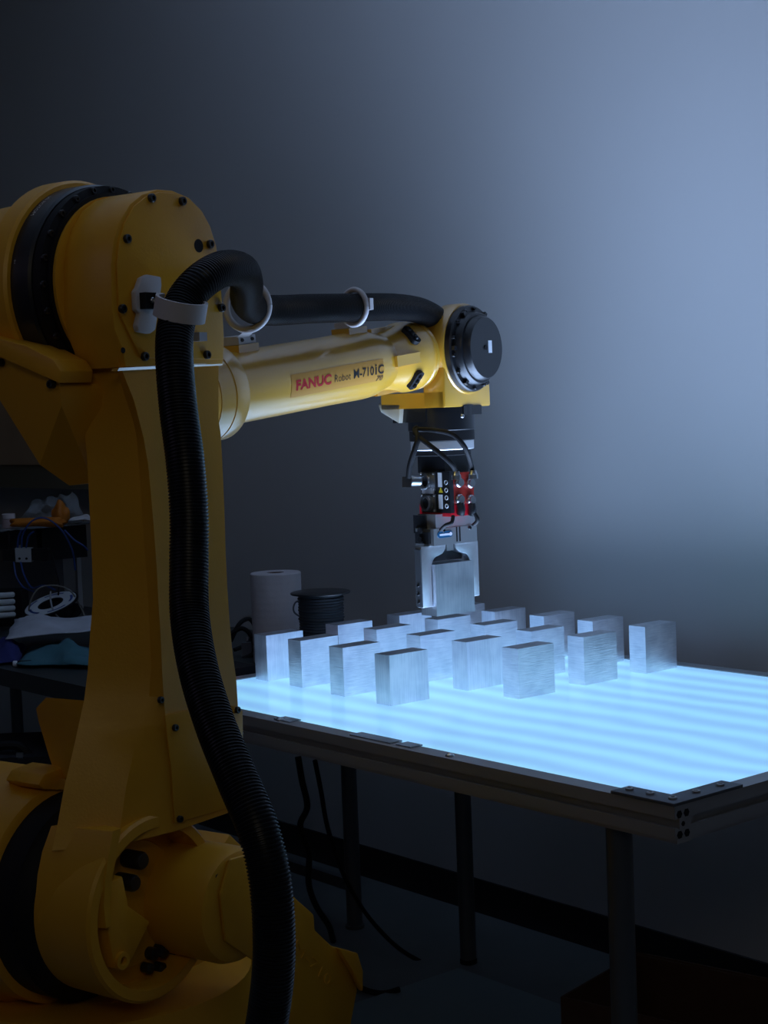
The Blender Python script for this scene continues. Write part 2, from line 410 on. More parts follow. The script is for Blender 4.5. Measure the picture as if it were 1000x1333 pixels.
bake('port_hole', lathe(PO(258, 320, OF+0.003), N, [(0, 0.0095), (0.0012, 0.0095), (0.0012, 0.0075)], 20), BLKM, cover)
for x, y in ((160, 456), (285, 454)):
    bake('port_hole', lathe(PO(x, y, OF), N, [(0, 0.004), (0.0008, 0.004)], 12), BLKM, low)
# lower arm, column: cross sections at image rows: far left, pink edge, chamfer end, right edge
O1, O2 = 0.182, 0.203
rows = []
for y, xl, xp, xf, xr in ((428, 104, 149, 154, 286), (450, 105, 150, 154, 287), (470, 107, 150, 154, 287), (500, 111, 158, 166, 287), (520, 114, 164, 174, 287), (550, 110, 174, 182, 287), (570, 111, 178, 187, 290), (605, 114, 181, 193, 292),
                          (671, 117, 185, 199, 295), (737, 120, 190, 204, 297), (778, 121, 193, 206, 299), (825, 117, 195, 209, 302), (870, 114, 197, 211, 306), (907, 109, 194, 213, 311),
                          (940, 101, 183, 216, 313), (960, 96, 177, 218, 314), (1012, 82, 164, 222, 312), (1060, 72, 156, 226, 304), (1082, 66, 150, 228, 300)):
    far = PO(xl, y, OB); pk = PO(xp, y, O1); fl = PO(xf, y, O2); frr = PO(xr, y, O2); zz = fl.z
    back = V(frr)-N*(O2-OB)
    far.z = pk.z = frr.z = back.z = zz
    rows.append([far, pk, fl, frr-H*0.004, frr-N*0.004, back])
bake('arm_column', loft(rows), YEL, low, smooth=25)
rows = []
for y, xl, xp, xf in ((1078, 67, 147, 158), (1110, 55, 141, 152), (1140, 49, 137, 147), (1175, 46, 135, 143), (1205, 49, 138, 145)):
    a_, b_, c_ = PO(xl, y, OB-0.02), PO(xp, y, O2-0.004), PO(xf, y, O2-0.006); a_.z = b_.z = c_.z
    rows.append([a_, b_, c_, c_-N*(O2-OB)])
bake('arm_cheek', loft(rows), YEL, low, smooth=25)
# bright lower lip of the head
lipa, lipb = PO(155, 479, OF), PO(291, 472, OF)
bake('arm_lip', prism([lipa, lipb, lipb-Z*0.0038-N*0.0030, lipa-Z*0.0038-N*0.0030], -N*0.012), YEL_SMOOTH, low)
# raised service cover low on the column
sc = [PO(x, y, O2) for x, y in ((213, 931), (243, 925), (314, 925), (315, 985), (300, 1050), (226, 1071), (221, 1000))]
svc = bake('service_cover', prism(sc, N*0.003, 0.0008), YEL, rob)
for x, y in ((227, 947), (233, 1066), (308, 924), (208, 911)):
    bolt(PO(x, y, O2+0.003), N, 0.005, 0.005, svc)
# hub at the foot of the arm: ring, pocket, recessed floor
J2 = PO(207, 1183, O2)
def ringplate(c, ro, ri, o_depth, bv=0.003):
    pr = [(0, ri), (-o_depth, ri), (-o_depth, ro-0.002), (-0.004, ro), (0, ro-0.004)]
    u = N
    bm = bmesh.new(); a, b2 = basis(u); rows = []
    for t, r in pr: rows.append([c+u*t+(a*math.cos(2*math.pi*k/64)+b2*math.sin(2*math.pi*k/64))*r for k in range(64)])
    rows.append(rows[0]); R = [[bm.verts.new(p) for p in r] for r in rows[:-1]]; R.append(R[0])
    for i in range(len(R)-1):
        for j in range(64): bm.faces.new((R[i][j], R[i][(j+1) % 64], R[i+1][(j+1) % 64], R[i+1][j]))
    return bm
bake('hub_ring', ringplate(J2-N*0.006, 0.130, 0.112, 0.125), YEL, low)
bake('hub_floor', lathe(J2-N*0.075, N, [(0, 0.113), (0.02, 0.113), (0.022, 0.09), (0.026, 0.088)], 48), YEL, low)
rib = [PO(x, y, O2-0.012) for x, y in ((143, 1150), (160, 1140), (168, 1180), (196, 1200), (166, 1262), (150, 1262), (141, 1215))]
bake('hub_rib', prism(rib, -N*0.045, 0.003), YEL, low)
bake('boss', lathe(PO(157, 1250, O2-0.012), N, [(0, 0.012), (0.006, 0.012), (0.006, 0.006), (0.0, 0.0055)], 20), YEL, low)
for x, y, r in ((164, 1117, .013), (154, 1146, .012)):
    bake('plug', lathe(PO(x, y, O2-0.05), N, [(0, r), (0.030, r), (0.034, r*0.8)], 20), BLK, low)
for x, y, r in ((187, 1259, .0075), (203, 1258, .0075), (219, 1250, .0075), (205, 1235, .011), (222, 1232, .011), (193, 1240, 0.009)):
    bake('plug', lathe(PO(x, y, O2-0.05), N, [(0, r), (0.014, r), (0.016, r*0.7)], 16), BLK, low)
# motor cap in front of the hub
MC = PO(313, 1180, 0.262)
cap = bake('motor_cap', lathe(MC-N*0.13, N, [(0, 0.083), (0.112, 0.083), (0.126, 0.078), (0.130, 0.070)], 48), YEL, rob)
flap = [PO(x, y, 0.262) for x, y in ((283, 1165), (296, 1118), (330, 1108), (372, 1175), (380, 1250), (345, 1262), (290, 1225))]
bake('cap_web', prism(flap, N*0.006, 0.003), YEL, cap)
for x, y in ((281, 1143), (285, 1227)): bolt(PO(x, y, 0.255), N, 0.0085, 0.006, cap)

# elbow: black reducer drums between arm and housing
JC = V(J3C)
bake('reducer_drum', lathe(JC+N*(0.052-OF), N, [(0, 0.148), (0.036, 0.148), (0.040, 0.145)], 64), BLK, rob)
bake('reducer_drum', lathe(JC+N*(0.090-OF), N, [(0, 0.140), (0.004, 0.144), (0.018, 0.144), (0.020, 0.134), (0.026, 0.134)], 64), BLKM, rob)
for k in range(24):
    a = 2*math.pi*k/24; a_, b_ = basis(N); rv = a_*math.cos(a)+b_*math.sin(a)
    if rv.dot(Z) < -0.6: continue
    bolt(JC+N*(0.107-OF)+rv*0.139, N, 0.005, 0.005, rob)
bake('arm_lip', lathe(JC+N*(0.108-OF), N, [(0, 0.124), (0.003, 0.128), (0.013, 0.128)], 64), YEL, rob)
# small white print marks on the drum
def drum_text(s, ang, size, fit, r=0.1485, off=0.060):
    def fn(v):
        a = math.radians(ang)+v.x/r; return JC+N*(off+v.y-OF)+(-H*math.cos(a)+Z*math.sin(a))*r
    return text_obj('printed_mark', s, size, fn, LABEL_W, rob, fit=fit)
drum_text('MOTOR IN', 42, 0.010, 0.045)
drum_text('+0', 12, 0.004, 0.006)
# elbow housing (yellow), behind the drums
hs = [(0, 0.154), (-0.004, 0.158), (-0.036, 0.158), (-0.040, 0.140), (-0.075, 0.137), (-0.14, 0.134), (-0.22, 0.120)]
bake('elbow_housing', lathe(JC+N*(0.054-OF), N, hs, 64), YEL, rob)
# elbow motor block further left and rounded casting bumps
q0 = JC+N*(-0.28-OF)
bake('elbow_motor', box(-0.085, 0.085, 0.0, 0.14, -0.095, 0.085, 0.012, (q0-H*0.0+Z*0.01, H, N, Z)), YEL, rob)
# gusset casting beneath the elbow housing
def poly(name, verts, faces, m, parent, bv=0.0):
    bm = bmesh.new(); vs = [bm.verts.new(v) for v in verts]
    for f in faces: bm.faces.new([vs[i] for i in f])
    if bv: bmesh.ops.recalc_face_normals(bm, faces=bm.faces); bevel(bm, bv)
    return bake(name, bm, m, parent)
SJ = (JC-A0).dot(H)
verts = [PS(-52, 437, SJ-0.150), PS(78, 500, SJ-0.150), PS(118, 512, SJ-0.10), PS(80, 528, SJ-0.148), PS(52, 605, SJ-0.12), PS(90, 632, SJ-0.06), PS(122, 628, SJ-0.04)]
n_ = len(verts); verts += [v+H*0.20 for v in verts]
faces = [(0, 1, 3), (0, 3, 4), (1, 2, 3), (3, 2, 6), (3, 6, 5), (3, 5, 4), (0, 7, 8), (0, 8, 1), (1, 8, 9), (1, 9, 2), (2, 9, 13), (2, 13, 6), (6, 13, 12), (6, 12, 5), (5, 12, 11), (5, 11, 4), (4, 11, 7), (4, 7, 0), (7, 10, 8), (7, 11, 10), (8, 10, 9), (9, 10, 13), (10, 12, 13), (10, 11, 12)]
poly('elbow_gusset', verts, faces, YEL, rob)
band_ = [PS(-60, 424, SJ-0.166), PS(0, 441, SJ-0.166), (PS(33, 450, SJ-0.166)), PS(70, 469, SJ-0.160), PS(79, 483, SJ-0.158), PS(77, 499, SJ-0.160), PS(0, 465, SJ-0.166), PS(-60, 438, SJ-0.166)]
bake('gusset_band', prism(band_, H*0.06, 0.0015), YEL, rob)
for x, y in ((70, 500), (3, 472)): bolt(PS(x, y, SJ-0.149), -H, 0.006, 0.009, rob)

# forearm
T0 = -0.665
bake('forearm_flange', lathe(A0+AX*(T0-0.085), AX, [(0, 0.080), (0.034, 0.080), (0.035, 0.0785), (0.037, 0.0785), (0.038, 0.080), (0.068, 0.080), (0.071, 0.078)], 64), YEL_SMOOTH, rob)
bake('elbow_casting', lathe(A0+AX*(T0-0.30), AX, [(0, 0.06), (0.03, 0.085), (0.17, 0.088), (0.22, 0.078)], 48), YEL, rob)
fore = bake('forearm', lathe(A0+AX*(T0-0.02), AX, [(0, 0.0595), (0.30, 0.0610), (0.40, 0.0625), (0.425, 0.0615), (0.450, 0.0560), (0.47, 0.053)], 64), YEL_SMOOTH, rob)
for ph in (68, 22, -8, -48, -85, -130):
    a = math.radians(ph); bolt(FA(T0-0.016, a, 0.068), AX, 0.0055, 0.008, rob)
# collar casting near the wrist, with recessed bolt windows
bake('collar', lathe(A0+AX*-0.235, AX, [(0, 0.052), (0.04, 0.056), (0.085, 0.064), (0.10, 0.067), (0.118, 0.067), (0.121, 0.064), (0.127, 0.064), (0.129, 0.066), (0.137, 0.066), (0.142, 0.060)], 64), YEL_SMOOTH, rob)
for ph in (42, -42, 138):
    a = math.radians(ph); rad = (N*math.cos(a)+AXU*math.sin(a)); tan = AX.cross(rad).normalized()
    c = A0+AX*-0.160+rad*0.0585
    out = []
    for k in range(20):
        t = 2*math.pi*k/20; x = 0.008*math.cos(t); y = 0.008*math.sin(t)+(0.013 if math.sin(t) > 0 else -0.013)
        out.append(c+(AX*0.95+tan*0.0).normalized()*x*1.5+tan*y)
    wn = bake('bolt_window', prism(out, rad*0.008, 0.0), BLKM, rob)
    for s_ in (-1, 0, 1): bolt(c+tan*0.011*s_+rad*0.006, rad, 0.0045, 0.006, wn, BLK, 'bolt')
# ribs of the collar casting
for ph in (0, 90, 180, -90):
    a = math.radians(ph); rad = (N*math.cos(a)+AXU*math.sin(a)); tan = AX.cross(rad).normalized()
    bake('collar_rib', box(-0.235, -0.125, -0.010, 0.010, 0.045, 0.062, 0.002, (A0, AX, tan, rad)), YEL_SMOOTH, rob)
# wrist neck
bake('wrist_neck', lathe(A0+AX*-0.100, AX, [(0, 0.056), (0.012, 0.050), (0.03, 0.046), (0.10, 0.046)], 48), YEL_SMOOTH, rob)
# wrist housing: round casting on a square base
bake('wrist_housing', lathe(A0-N*0.055, N, [(0, 0.062), (0.04, 0.070), (0.075, 0.084), (0.085, 0.0885), (0.118, 0.0885), (0.122, 0.086)], 64), YEL_SMOOTH, rob)
zb = A0.z-0.112
bake('wrist_base', prism([W(s, 0.064, z) for s, z in ((-0.083, zb), (0.083, zb), (0.083, zb+0.028), (0.080, A0.z-0.02), (-0.080, A0.z-0.02), (-0.083, zb+0.03))], -N*0.050, 0.003), YEL_SMOOTH, rob)
bake('wrist_base', box(-0.083, 0.083, -0.085, 0.060, 0, 0.030, 0.003, (W(0, 0, zb), H, N, Z)), YEL_SMOOTH, rob)
bake('wrist_base', prism([W(-0.083, o, z) for o, z in ((-0.093, zb+0.012), (-0.088, zb-0.004), (-0.045, zb-0.028), (-0.040, zb+0.01))], H*0.14, 0.002), mat('pale_lit_wedge', (0.55, 0.55, 0.48), 0.4), rob)  # wedge under the base; light from below is put into its pale colour
capw = bake('wrist_cap', lathe(A0+N*0.062, N, [(0, 0.0835), (0.016, 0.0835), (0.019, 0.081), (0.019, 0.072), (0.032, 0.069), (0.034, 0.067), (0.034, 0.063), (0.045, 0.0605), (0.048, 0.058)], 64), BLK, rob)
for k in range(14):
    a = 2*math.pi*(k+0.4)/14; d = H*math.cos(a)+Z*math.sin(a)
    bolt(A0+N*0.080+d*0.0765, N, 0.0036, 0.006, capw, BLK, 'bolt')
for k in range(6):
    a = 2*math.pi*k/6; d = H*math.cos(a)+Z*math.sin(a)
    bake('cap_rib', box(-0.004, 0.004, 0.066, 0.080, 0.018, 0.026, 0.001, (A0+N*0.062, d.cross(N), d, N)), BLK, capw)
bake('cap_label', box(0.006, 0.018, -0.001, 0.001, -0.010, 0.014, 0, (A0+N*0.1105, H, N, Z)), LABEL_W, capw, 'small pale label')
bake('cap_plug', lathe(A0+N*0.110+H*-0.004, N, [(0, 0.005), (0.002, 0.005), (0.002, 0.003)], 16), BLKM, capw)
# flange motor, below the wrist
def axis_cyl(name, z1, z0, r, m, parent, bev=0.001, cx=0, cy=0, seg=48):
    return bake(name, lathe((A0.x+cx, A0.y+cy, z0), Z, [(0, r-bev), (bev, r), (z1-z0-bev, r), (z1-z0, r-bev)], seg), m, parent)
axis_cyl('flange_motor', zb+0.004, 1.345, 0.0665, BLK, rob)
bake('motor_box', box(-0.070, 0.02, -0.068, 0.010, 0, 0.028, 0.002, (W(0, 0, zb-0.027), H, N, Z)), BLK, rob)
bake('motor_box', box(-0.020, 0.045, -0.05, 0.066, 0, 0.018, 0.002, (W(0, 0, zb-0.016), H, N, Z)), BLK, rob)
axis_cyl('flange_seal', 1.349, 1.325, 0.0645, BLKM, rob)
axis_cyl('flange_ring', 1.3255, 1.307, 0.0625, CHR, rob, 0.0015).__setitem__('label', 'bright machined steel ring')
bolt(W(-0.03, 0.067, 1.372), N, 0.004, 0.004, rob, STL)

# embossed casting number and turret
tw = [PO(x, y, 0.105) for x, y in ((300, 1085), (340, 1125), (385, 1168), (410, 1190), (411, 1210), (434, 1232), (459, 1238), (466, 1262), (466, 1290), (458, 1333), (452, 1420), (120, 1420), (120, 1330), (200, 1250))]
tur = bake('turret', prism(tw, -N*0.20, 0.005), YEL, rob)
edge = [PO(x, y, 0.108) for x, y in ((434, 1233), (459, 1239), (466, 1262), (466, 1290), (452, 1262))]
bake('turret_lug', prism(edge, N*0.012, 0.003), YEL, tur)
p0 = PO(382, 1236, 0.1055); p1 = PO(428, 1285, 0.1055); du = (p1-p0).normalized(); dv = N.cross(du).normalized()
if dv.z < 0: dv = -dv
text_obj('embossed_number', 'M-710', 0.026, lambda v: p0+du*v.x+dv*v.y+N*(v.z), YEL, tur, extrude=0.0012, fit=(p1-p0).length)
# reducer gap ring and left turret wall
JB = J2
bake('hub_drum', lathe(JB+N*(0.026-O2), N, [(0, 0.148), (0.046, 0.148), (0.050, 0.140), (0.07, 0.125)], 64), BLKM, rob)
bake('turret_wall', lathe(JB+N*(0.028-O2), N, [(0, 0.154), (-0.004, 0.160), (-0.045, 0.162), (-0.06, 0.17), (-0.20, 0.17)], 64), YEL, rob)
# white warning label on the turret shoulder
bake('shoulder_block', prism([PO(x, y, -0.05) for x, y in ((-60, 1062), (0, 1037), (18, 1031), (32, 1030), (50, 1012), (66, 1010), (80, 1022), (80, 1045), (40, 1080), (10, 1180), (-60, 1180))], -N*0.12, 0.004), YEL, rob)
lb = prism([PO(x, y, -0.0485) for x, y in ((-4, 1050), (10, 1052), (32, 1038), (14, 1037))], N*0.001)
wl = bake('warning_label', lb, LABEL_W, rob, 'white label with dark bars')
for q in (((0, 1048), (10, 1048.6), (17, 1043.5), (5, 1043)), ((15, 1043), (25, 1043), (30, 1039), (18, 1038.6))):
    bake('label_bar', prism([PO(x, y, -0.0470) for x, y in q], N*0.0006), BLKM, wl)
# bracket casting beside the column, at the left
bx = loft([[PO(x, y, o) for x, y, o in r] for r in (
    ((47, 922, -0.02), (100, 928, 0.07), (112, 912, 0.11), (60, 908, 0.02)),
    ((50, 938, -0.02), (100, 950, 0.07), (112, 935, 0.11), (62, 925, 0.02)),
    ((64, 985, 0.0), (96, 1000, 0.07), (108, 985, 0.11), (75, 975, 0.02)),
    ((72, 1008, 0.0), (96, 1020, 0.07), (108, 1010, 0.11), (80, 1000, 0.02)))])
bake('cable_bracket', bevel(bx, 0.004), YEL, rob)
bake('shoulder_shelf', prism([PO(x, y, 0.035) for x, y in ((50, 1022), (58, 1008), (84, 998), (100, 1000), (100, 1030), (58, 1028))], -N*0.07, 0.003), YEL, rob)
# pedestal down to the floor
bc = V((base_c.x, base_c.y, 0))
bake('pedestal', lathe(W(-0.98, 0.0, 0), Z, [(0, 0.24), (0.03, 0.24), (0.035, 0.19), (0.40, 0.18), (0.45, 0.22), (0.56, 0.22)], 48), YEL, rob)

# ---------------- forearm label and lettering (on the tube's surface)
def fore_r(t):
    tt = t-(T0-0.02)
    for (a, ra), (b_, rb) in zip([(0, .0595), (.30, .0610), (.40, .0625)], [(.30, .0610), (.40, .0625), (.47, .0530)]):
        if a <= tt <= b_: return ra+(rb-ra)*(tt-a)/(b_-a)
    return 0.0625
LT0, LT1 = -0.548, -0.268       # along the axis
LPH = math.radians(-9)
def on_arm(u, v, lift=0.0008):   # u along axis from LT0, v around upward from label middle
    t = LT0+u; r = fore_r(t)+lift; return FA(t, LPH+v/fore_r(t), r)
bm = bmesh.new(); nu, nv = 24, 10; Lw = LT1-LT0; Lh = 0.040
gr = [[bm.verts.new(on_arm(Lw*i/nu, -Lh/2+Lh*j/nv, 0.0005)) for j in range(nv+1)] for i in range(nu+1)]
for i in range(nu):
    for j in range(nv): bm.faces.new((gr[i][j], gr[i+1][j], gr[i+1][j+1], gr[i][j+1]))
lab = bake('name_label', bm, LABEL_O, rob, 'amber label strip with red and black lettering')
def lt(s, u0, v0, size, fit, m, bold=0.0, shear=0.0):
    text_obj('lettering', s, size, lambda v: on_arm(u0+v.x, v0+v.y, 0.0012), m, lab, bold=bold, fit=fit, shear=shear)
lt('FANUC', 0.012, -0.0075, 0.0235, 0.098, TEXT_RED, 0.0008)
lt('Robot', 0.120, -0.0065, 0.0185, 0.047, TEXT_BLK, -0.0002)
lt('M-710', 0.176, -0.0060, 0.0220, 0.060, TEXT_BLK, 0.0003)
lt('i', 0.2405, -0.0060, 0.0280, 0.0045, TEXT_BLK, 0.0004)
lt('C', 0.2490, -0.0060, 0.0220, 0.018, TEXT_BLK, 0.0004)
lt('70', 0.246, -0.0190, 0.0135, 0.021, TEXT_BLK, 0.0, 0.2)

# ------------------------------------------------------------------ dress hose
hp = [(322, 1420, 1.90), (338, 1370, 1.87), (352, 1300, 1.85), (357, 1230, 1.84), (352, 1150, 1.84), (336, 1080, 1.85), (307, 1010, 1.88), (279, 940, 1.92), (258, 870, 1.96), (247, 800, 2.00), (246, 730, 2.02),
      (246, 670, 2.03), (241, 600, 2.04), (232, 530, 2.06), (227, 465, 2.08), (229, 425, 2.10), (240, 392, 2.12), (262, 366, 2.14), (290, 350, 2.19), (314, 352, 2.27), (321, 370, 2.37),
      (321, 390, 2.47), (332, 402, 2.56), (360, 404, 2.62), (400, 402, 2.70), (440, 401, 2.77), (480, 400, 2.85), (515, 400, 2.95), (545, 404, 3.05), (567, 415, 3.12), (581, 433, 3.17), (587, 455, 3.20)]
pts = resample(spline([W(-0.97, 0.165, 0.24), W(-0.93, 0.27, 0.25), dep(300, 1455, 1.95)]+[dep(*p) for p in hp[1:]], 24), 0.0011)
rad = []
per = 4
rb_ = 0.0248
for i in range(len(pts)):
    ph = i % per; rad.append(rb_ if ph in (0, 1) else rb_-0.0019)
hose = bake('corrugated_hose', tube(pts, 0, 22, None, rad), RUB, None, smooth=50)
tag(hose, 'long black corrugated hose running down the front of the yellow robot', 'hose')

# clamps holding the hose
c1 = dep(235, 402, 2.105)
k1 = thing('hose_clamp', 'white plastic strap clamp with black knob on the upper robot arm plate', 'clamp', c1, 'white hose clamps on the robot')
ax1 = (Z*1.0+RIGHT*-0.22-FWD*0.32).normalized()
ax1 = (UP+RIGHT*0.20-FWD*0.28).normalized()
def band(c, ax, R, hgt, th, a0, a1, u, n=40):
    ax = ax.normalized(); u = (u-ax*u.dot(ax)).normalized(); v = ax.cross(u); rows = []
    for k in range(n+1):
        a = math.radians(a0+(a1-a0)*k/n); d = u*math.cos(a)+v*math.sin(a)
        rows.append([c+d*R-ax*hgt/2, c+d*R+ax*hgt/2, c+d*(R+th)+ax*hgt/2, c+d*(R+th)-ax*hgt/2])
    return loft(rows)
bake('strap', bevel(band(c1, ax1, 0.0300, 0.026, 0.0045, -215, 55, RIGHT), 0.0008), WHT, k1)
arm = [PO(x, y, OF+0.007) for x, y in ((178, 362), (186, 358), (203, 361), (204, 372), (200, 402), (196, 430), (189, 435), (174, 432), (172, 424), (176, 408), (171, 404), (170, 380), (174, 374))]
bake('bracket', prism(arm, N*0.010, 0.002), WHT, k1)
kb = PO(188, 392, OF+0.017); kn = bake('knob', box(-0.009, 0.012, 0, 0.012, -0.011, 0.011, 0.003, (kb-N*0.001, H, N, Z)), BLKM, k1)
bolt(kb+N*0.014, N, 0.004, 0.003, kn, STL, 'screw')
sa, sb = kb+N*0.012+H*0.012, c1-RIGHT*0.030+FWD*0.002
bake('strap_arm', bevel(prism([sa-Z*0.012, sa+Z*0.012, sb+Z*0.013, sb-Z*0.013], FWD*0.005), 0.001), WHT, k1)
bake('foot', box(-0.007, 0.009, 0, 0.016, -0.007, 0.005, 0.002, (PO(253, 438, OF+0.004), H, N, Z)), WHT, k1)
# clamp on the elbow casting
c2 = dep(322, 400, 2.56)
k2 = thing('hose_clamp', 'white ring clamp at the hose bend above the forearm flange', 'clamp', c2, 'white hose clamps on the robot')
bake('ring', torus(c2+Z*0.002, (H-N*0.25).normalized(), 0.0375, 0.0058, 0, 360, 56), WHT, k2)
q = FA(-0.600, math.radians(90), 0.074)
bake('foot', box(-0.022, 0.022, -0.018, 0.018, -0.004, 0.010, 0.003, (q, AX, N, AXU)), WHT, k2)
bake('foot_web', bevel(prism([q+AXU*0.006-AX*0.012, q+AXU*0.006+AX*0.012, c2-Z*0.036+AX*0.004, c2-Z*0.036-AX*0.006], N*0.012), 0.001), WHT, k2)
bake('mounting_pad', box(-0.026, 0.026, -0.020, 0.020, -0.020, -0.0045, 0.002, (q, AX, N, AXU)), YEL_SMOOTH, rob)
for dx in (-0.014, 0.012): bolt(q+N*0.018+AX*dx+AXU*0.003, N, 0.003, 0.003, k2, BLK, 'screw')
# clamp along the forearm
c3 = dep(461, 400, 2.815)
k3 = thing('hose_clamp', 'white ring clamp standing on the forearm near the red lettering', 'clamp', c3, 'white hose clamps on the robot')
k3['label'] = 'white ring clamp standing upright on the forearm above the lettering label'
bake('ring', torus(c3, H+N*0.15, 0.0305, 0.0048, 0, 360, 56), WHT, k3)
q = FA(-0.287, math.radians(90), 0.0745)
c3p = c3
bake('foot', box(-0.022, 0.022, -0.018, 0.018, -0.004, 0.007, 0.002, (q, AX, N, AXU)), WHT, k3)
bake('latch', box(-0.005, 0.005, -0.004, 0.010, -0.010, 0.010, 0.002, (dep(478, 396, 2.80), H, N, Z)), WHT, k3)
bake('mounting_pad', box(-0.030, 0.026, -0.020, 0.020, -0.018, -0.0045, 0.002, (q, AX, N, AXU)), YEL_SMOOTH, rob)

# ------------------------------------------------------------------ tool coupling (black and red), aligned with the table
TXc, TYc = A0.x, A0.y
tc_ = thing('tool_coupling', 'black and red tool coupling with round connectors under the wrist', 'robot tool', (TXc, TYc, 1.20))
axis_cyl('mount_disc', 1.3065, 1.296, 0.056, BLKM, tc_)
bake('neck', box(TXc-0.044, TXc+0.036, TYc-0.028, TYc+0.036, 1.262, 1.2965, 0.004), BLK, tc_)
bake('body', box(TXc-0.044, TXc+0.044, TYc-0.022, TYc+0.028, 1.200, 1.262, 0.003), BLK, tc_)
redb = bake('red_base', box(TXc-0.042, TXc+0.050, TYc-0.029, TYc+0.034, 1.177, 1.200, 0.003), RED, tc_, 'red anodised coupling base')
bake('red_side', box(TXc+0.040, TXc+0.050, TYc-0.020, TYc+0.034, 1.1995, 1.262, 0.003), mat('dark_red', (0.42, 0.03, 0.02), 0.4, 0.2), tc_, 'dark red side plate')
# connector block on the left face (-Y)
fy = TYc-0.030
TXk = TXc+0.013
cb = bake('connector_block', box(TXk-0.047, TXk+0.038, fy, TYc-0.020, 1.184, 1.266, 0.002), BLK, tc_)
for zc in (1.246, 1.203):
    bake('socket_plate', box(TXk-0.046, TXk-0.003, fy-0.002, fy+0.001, zc-0.018, zc+0.018, 0.001), mat('grey_plate_2', (0.16, 0.16, 0.17), 0.35, 0.8), cb)
    bake('socket', lathe((TXk-0.025, fy-0.002, zc), (0, -1, 0), [(0, 0.0155), (0.009, 0.0155), (0.010, 0.014), (0.010, 0.0115), (0.003, 0.011)], 28), STL, cb)
    bake('socket_core', lathe((TXk-0.025, fy-0.002, zc), (0, -1, 0), [(0, 0.0112), (0.005, 0.0112)], 24), BLKM, cb)
    for dx in (-0.018, 0.018):
        for dz in (-0.015, 0.015): bolt((TXk-0.025+dx, fy-0.002, zc+dz), (0, -1, 0), 0.0022, 0.002, cb, STL, 'screw')
bake('rating_label', box(TXk-0.042, TXk-0.008, fy-0.0026, fy, 1.2215, 1.2325), mat('grey_label', (0.40, 0.40, 0.43), 0.5), cb, 'grey rating label')
for z0 in (1.235, 1.192):
    bake('white_label', box(TXk+0.005, TXk+0.016, fy-0.0012, fy, z0, z0+0.028), LABEL_W, cb, 'white strip label')
bake('warning_label', prism([V((TXk+0.006, fy-0.001, 1.224)), V((TXk+0.018, fy-0.001, 1.224)), V((TXk+0.012, fy-0.001, 1.234))], V((0, 0.001, 0))), mat('warning_yellow', (0.7, 0.55, 0.02), 0.5), cb, 'small yellow warning triangle')
for zc in (1.244, 1.229, 1.214, 1.198):
    bake('port_mark', torus((TXk+0.028, fy-0.0008, zc), (0, 1, 0), 0.004, 0.0008, seg=20), LABEL_W, cb)
# pneumatic fittings on the right face (+X)
for yc, zc in ((TYc-0.008, 1.243), (TYc+0.022, 1.240), (TYc-0.008, 1.210), (TYc+0.022, 1.207)):
    bake('fitting', lathe((TXc+0.048, yc, zc), (1, 0, 0), [(0, 0.0100), (0.008, 0.0100), (0.010, 0.008), (0.013, 0.0075), (0.013, 0.004)], 20), STL, tc_)
for yc, zc in ((TYc-0.008, 1.190), (TYc+0.022, 1.187)):
    bake('elbow_fitting', tube(spline([V((TXc+0.056, yc, zc+0.012)), V((TXc+0.058, yc, zc)), V((TXc+0.055, yc, zc-0.010))], 6), 0.008, 12), BLK, tc_)
# plug hanging out at the left with its cable
pc = dep(533, 626, 3.13)
bake('plug', cyl(pc, pc+RIGHT*0.022+FWD*0.01, 0.010, 20, ch=0.002), STL, tc_)
bake('plug', box(-0.014, 0.004, -0.010, 0.010, -0.013, 0.008, 0.003, (pc, RIGHT, FWD, UP)), BLK, tc_)
def cable(name, pl, r, m, parent=None):
    return bake(name, tube(spline([dep(*p) for p in pl], 10), r, 10), m, parent)
cable('cable', [(532, 622, 3.10), (534, 605, 3.09), (540, 585, 3.08), (544, 570, 3.08), (540, 560, 3.10), (545, 556, 3.10)], 0.0055, BLKM, tc_)
cable('cable', [(545, 557, 3.10), (541, 565, 3.09), (556, 577, 3.07), (575, 592, 3.06), (588, 604, 3.06), (594, 614, 3.07)], 0.0050, BLKM, tc_)
cable('cable', [(545, 559, 3.10), (565, 560, 3.06), (590, 566, 3.04), (605, 582, 3.04), (612, 600, 3.06), (615, 614, 3.08)], 0.0048, BLKM, tc_)
cable('cable', [(590, 672, 3.10), (588, 680, 3.09), (580, 684, 3.09), (574, 690, 3.11)], 0.0038, BLKM, tc_)
cable('cable', [(618, 668, 3.12), (622, 677, 3.12), (616, 684, 3.13)], 0.0038, BLKM, tc_)
for x, y in ((594, 616), (616, 615)):
    p = dep(x, y, 3.07); bake('cable_gland', lathe(p-Z*0.012, Z, [(0, 0.009), (0.008, 0.009), (0.010, 0.0075), (0.016, 0.006)], 16), STL, tc_)

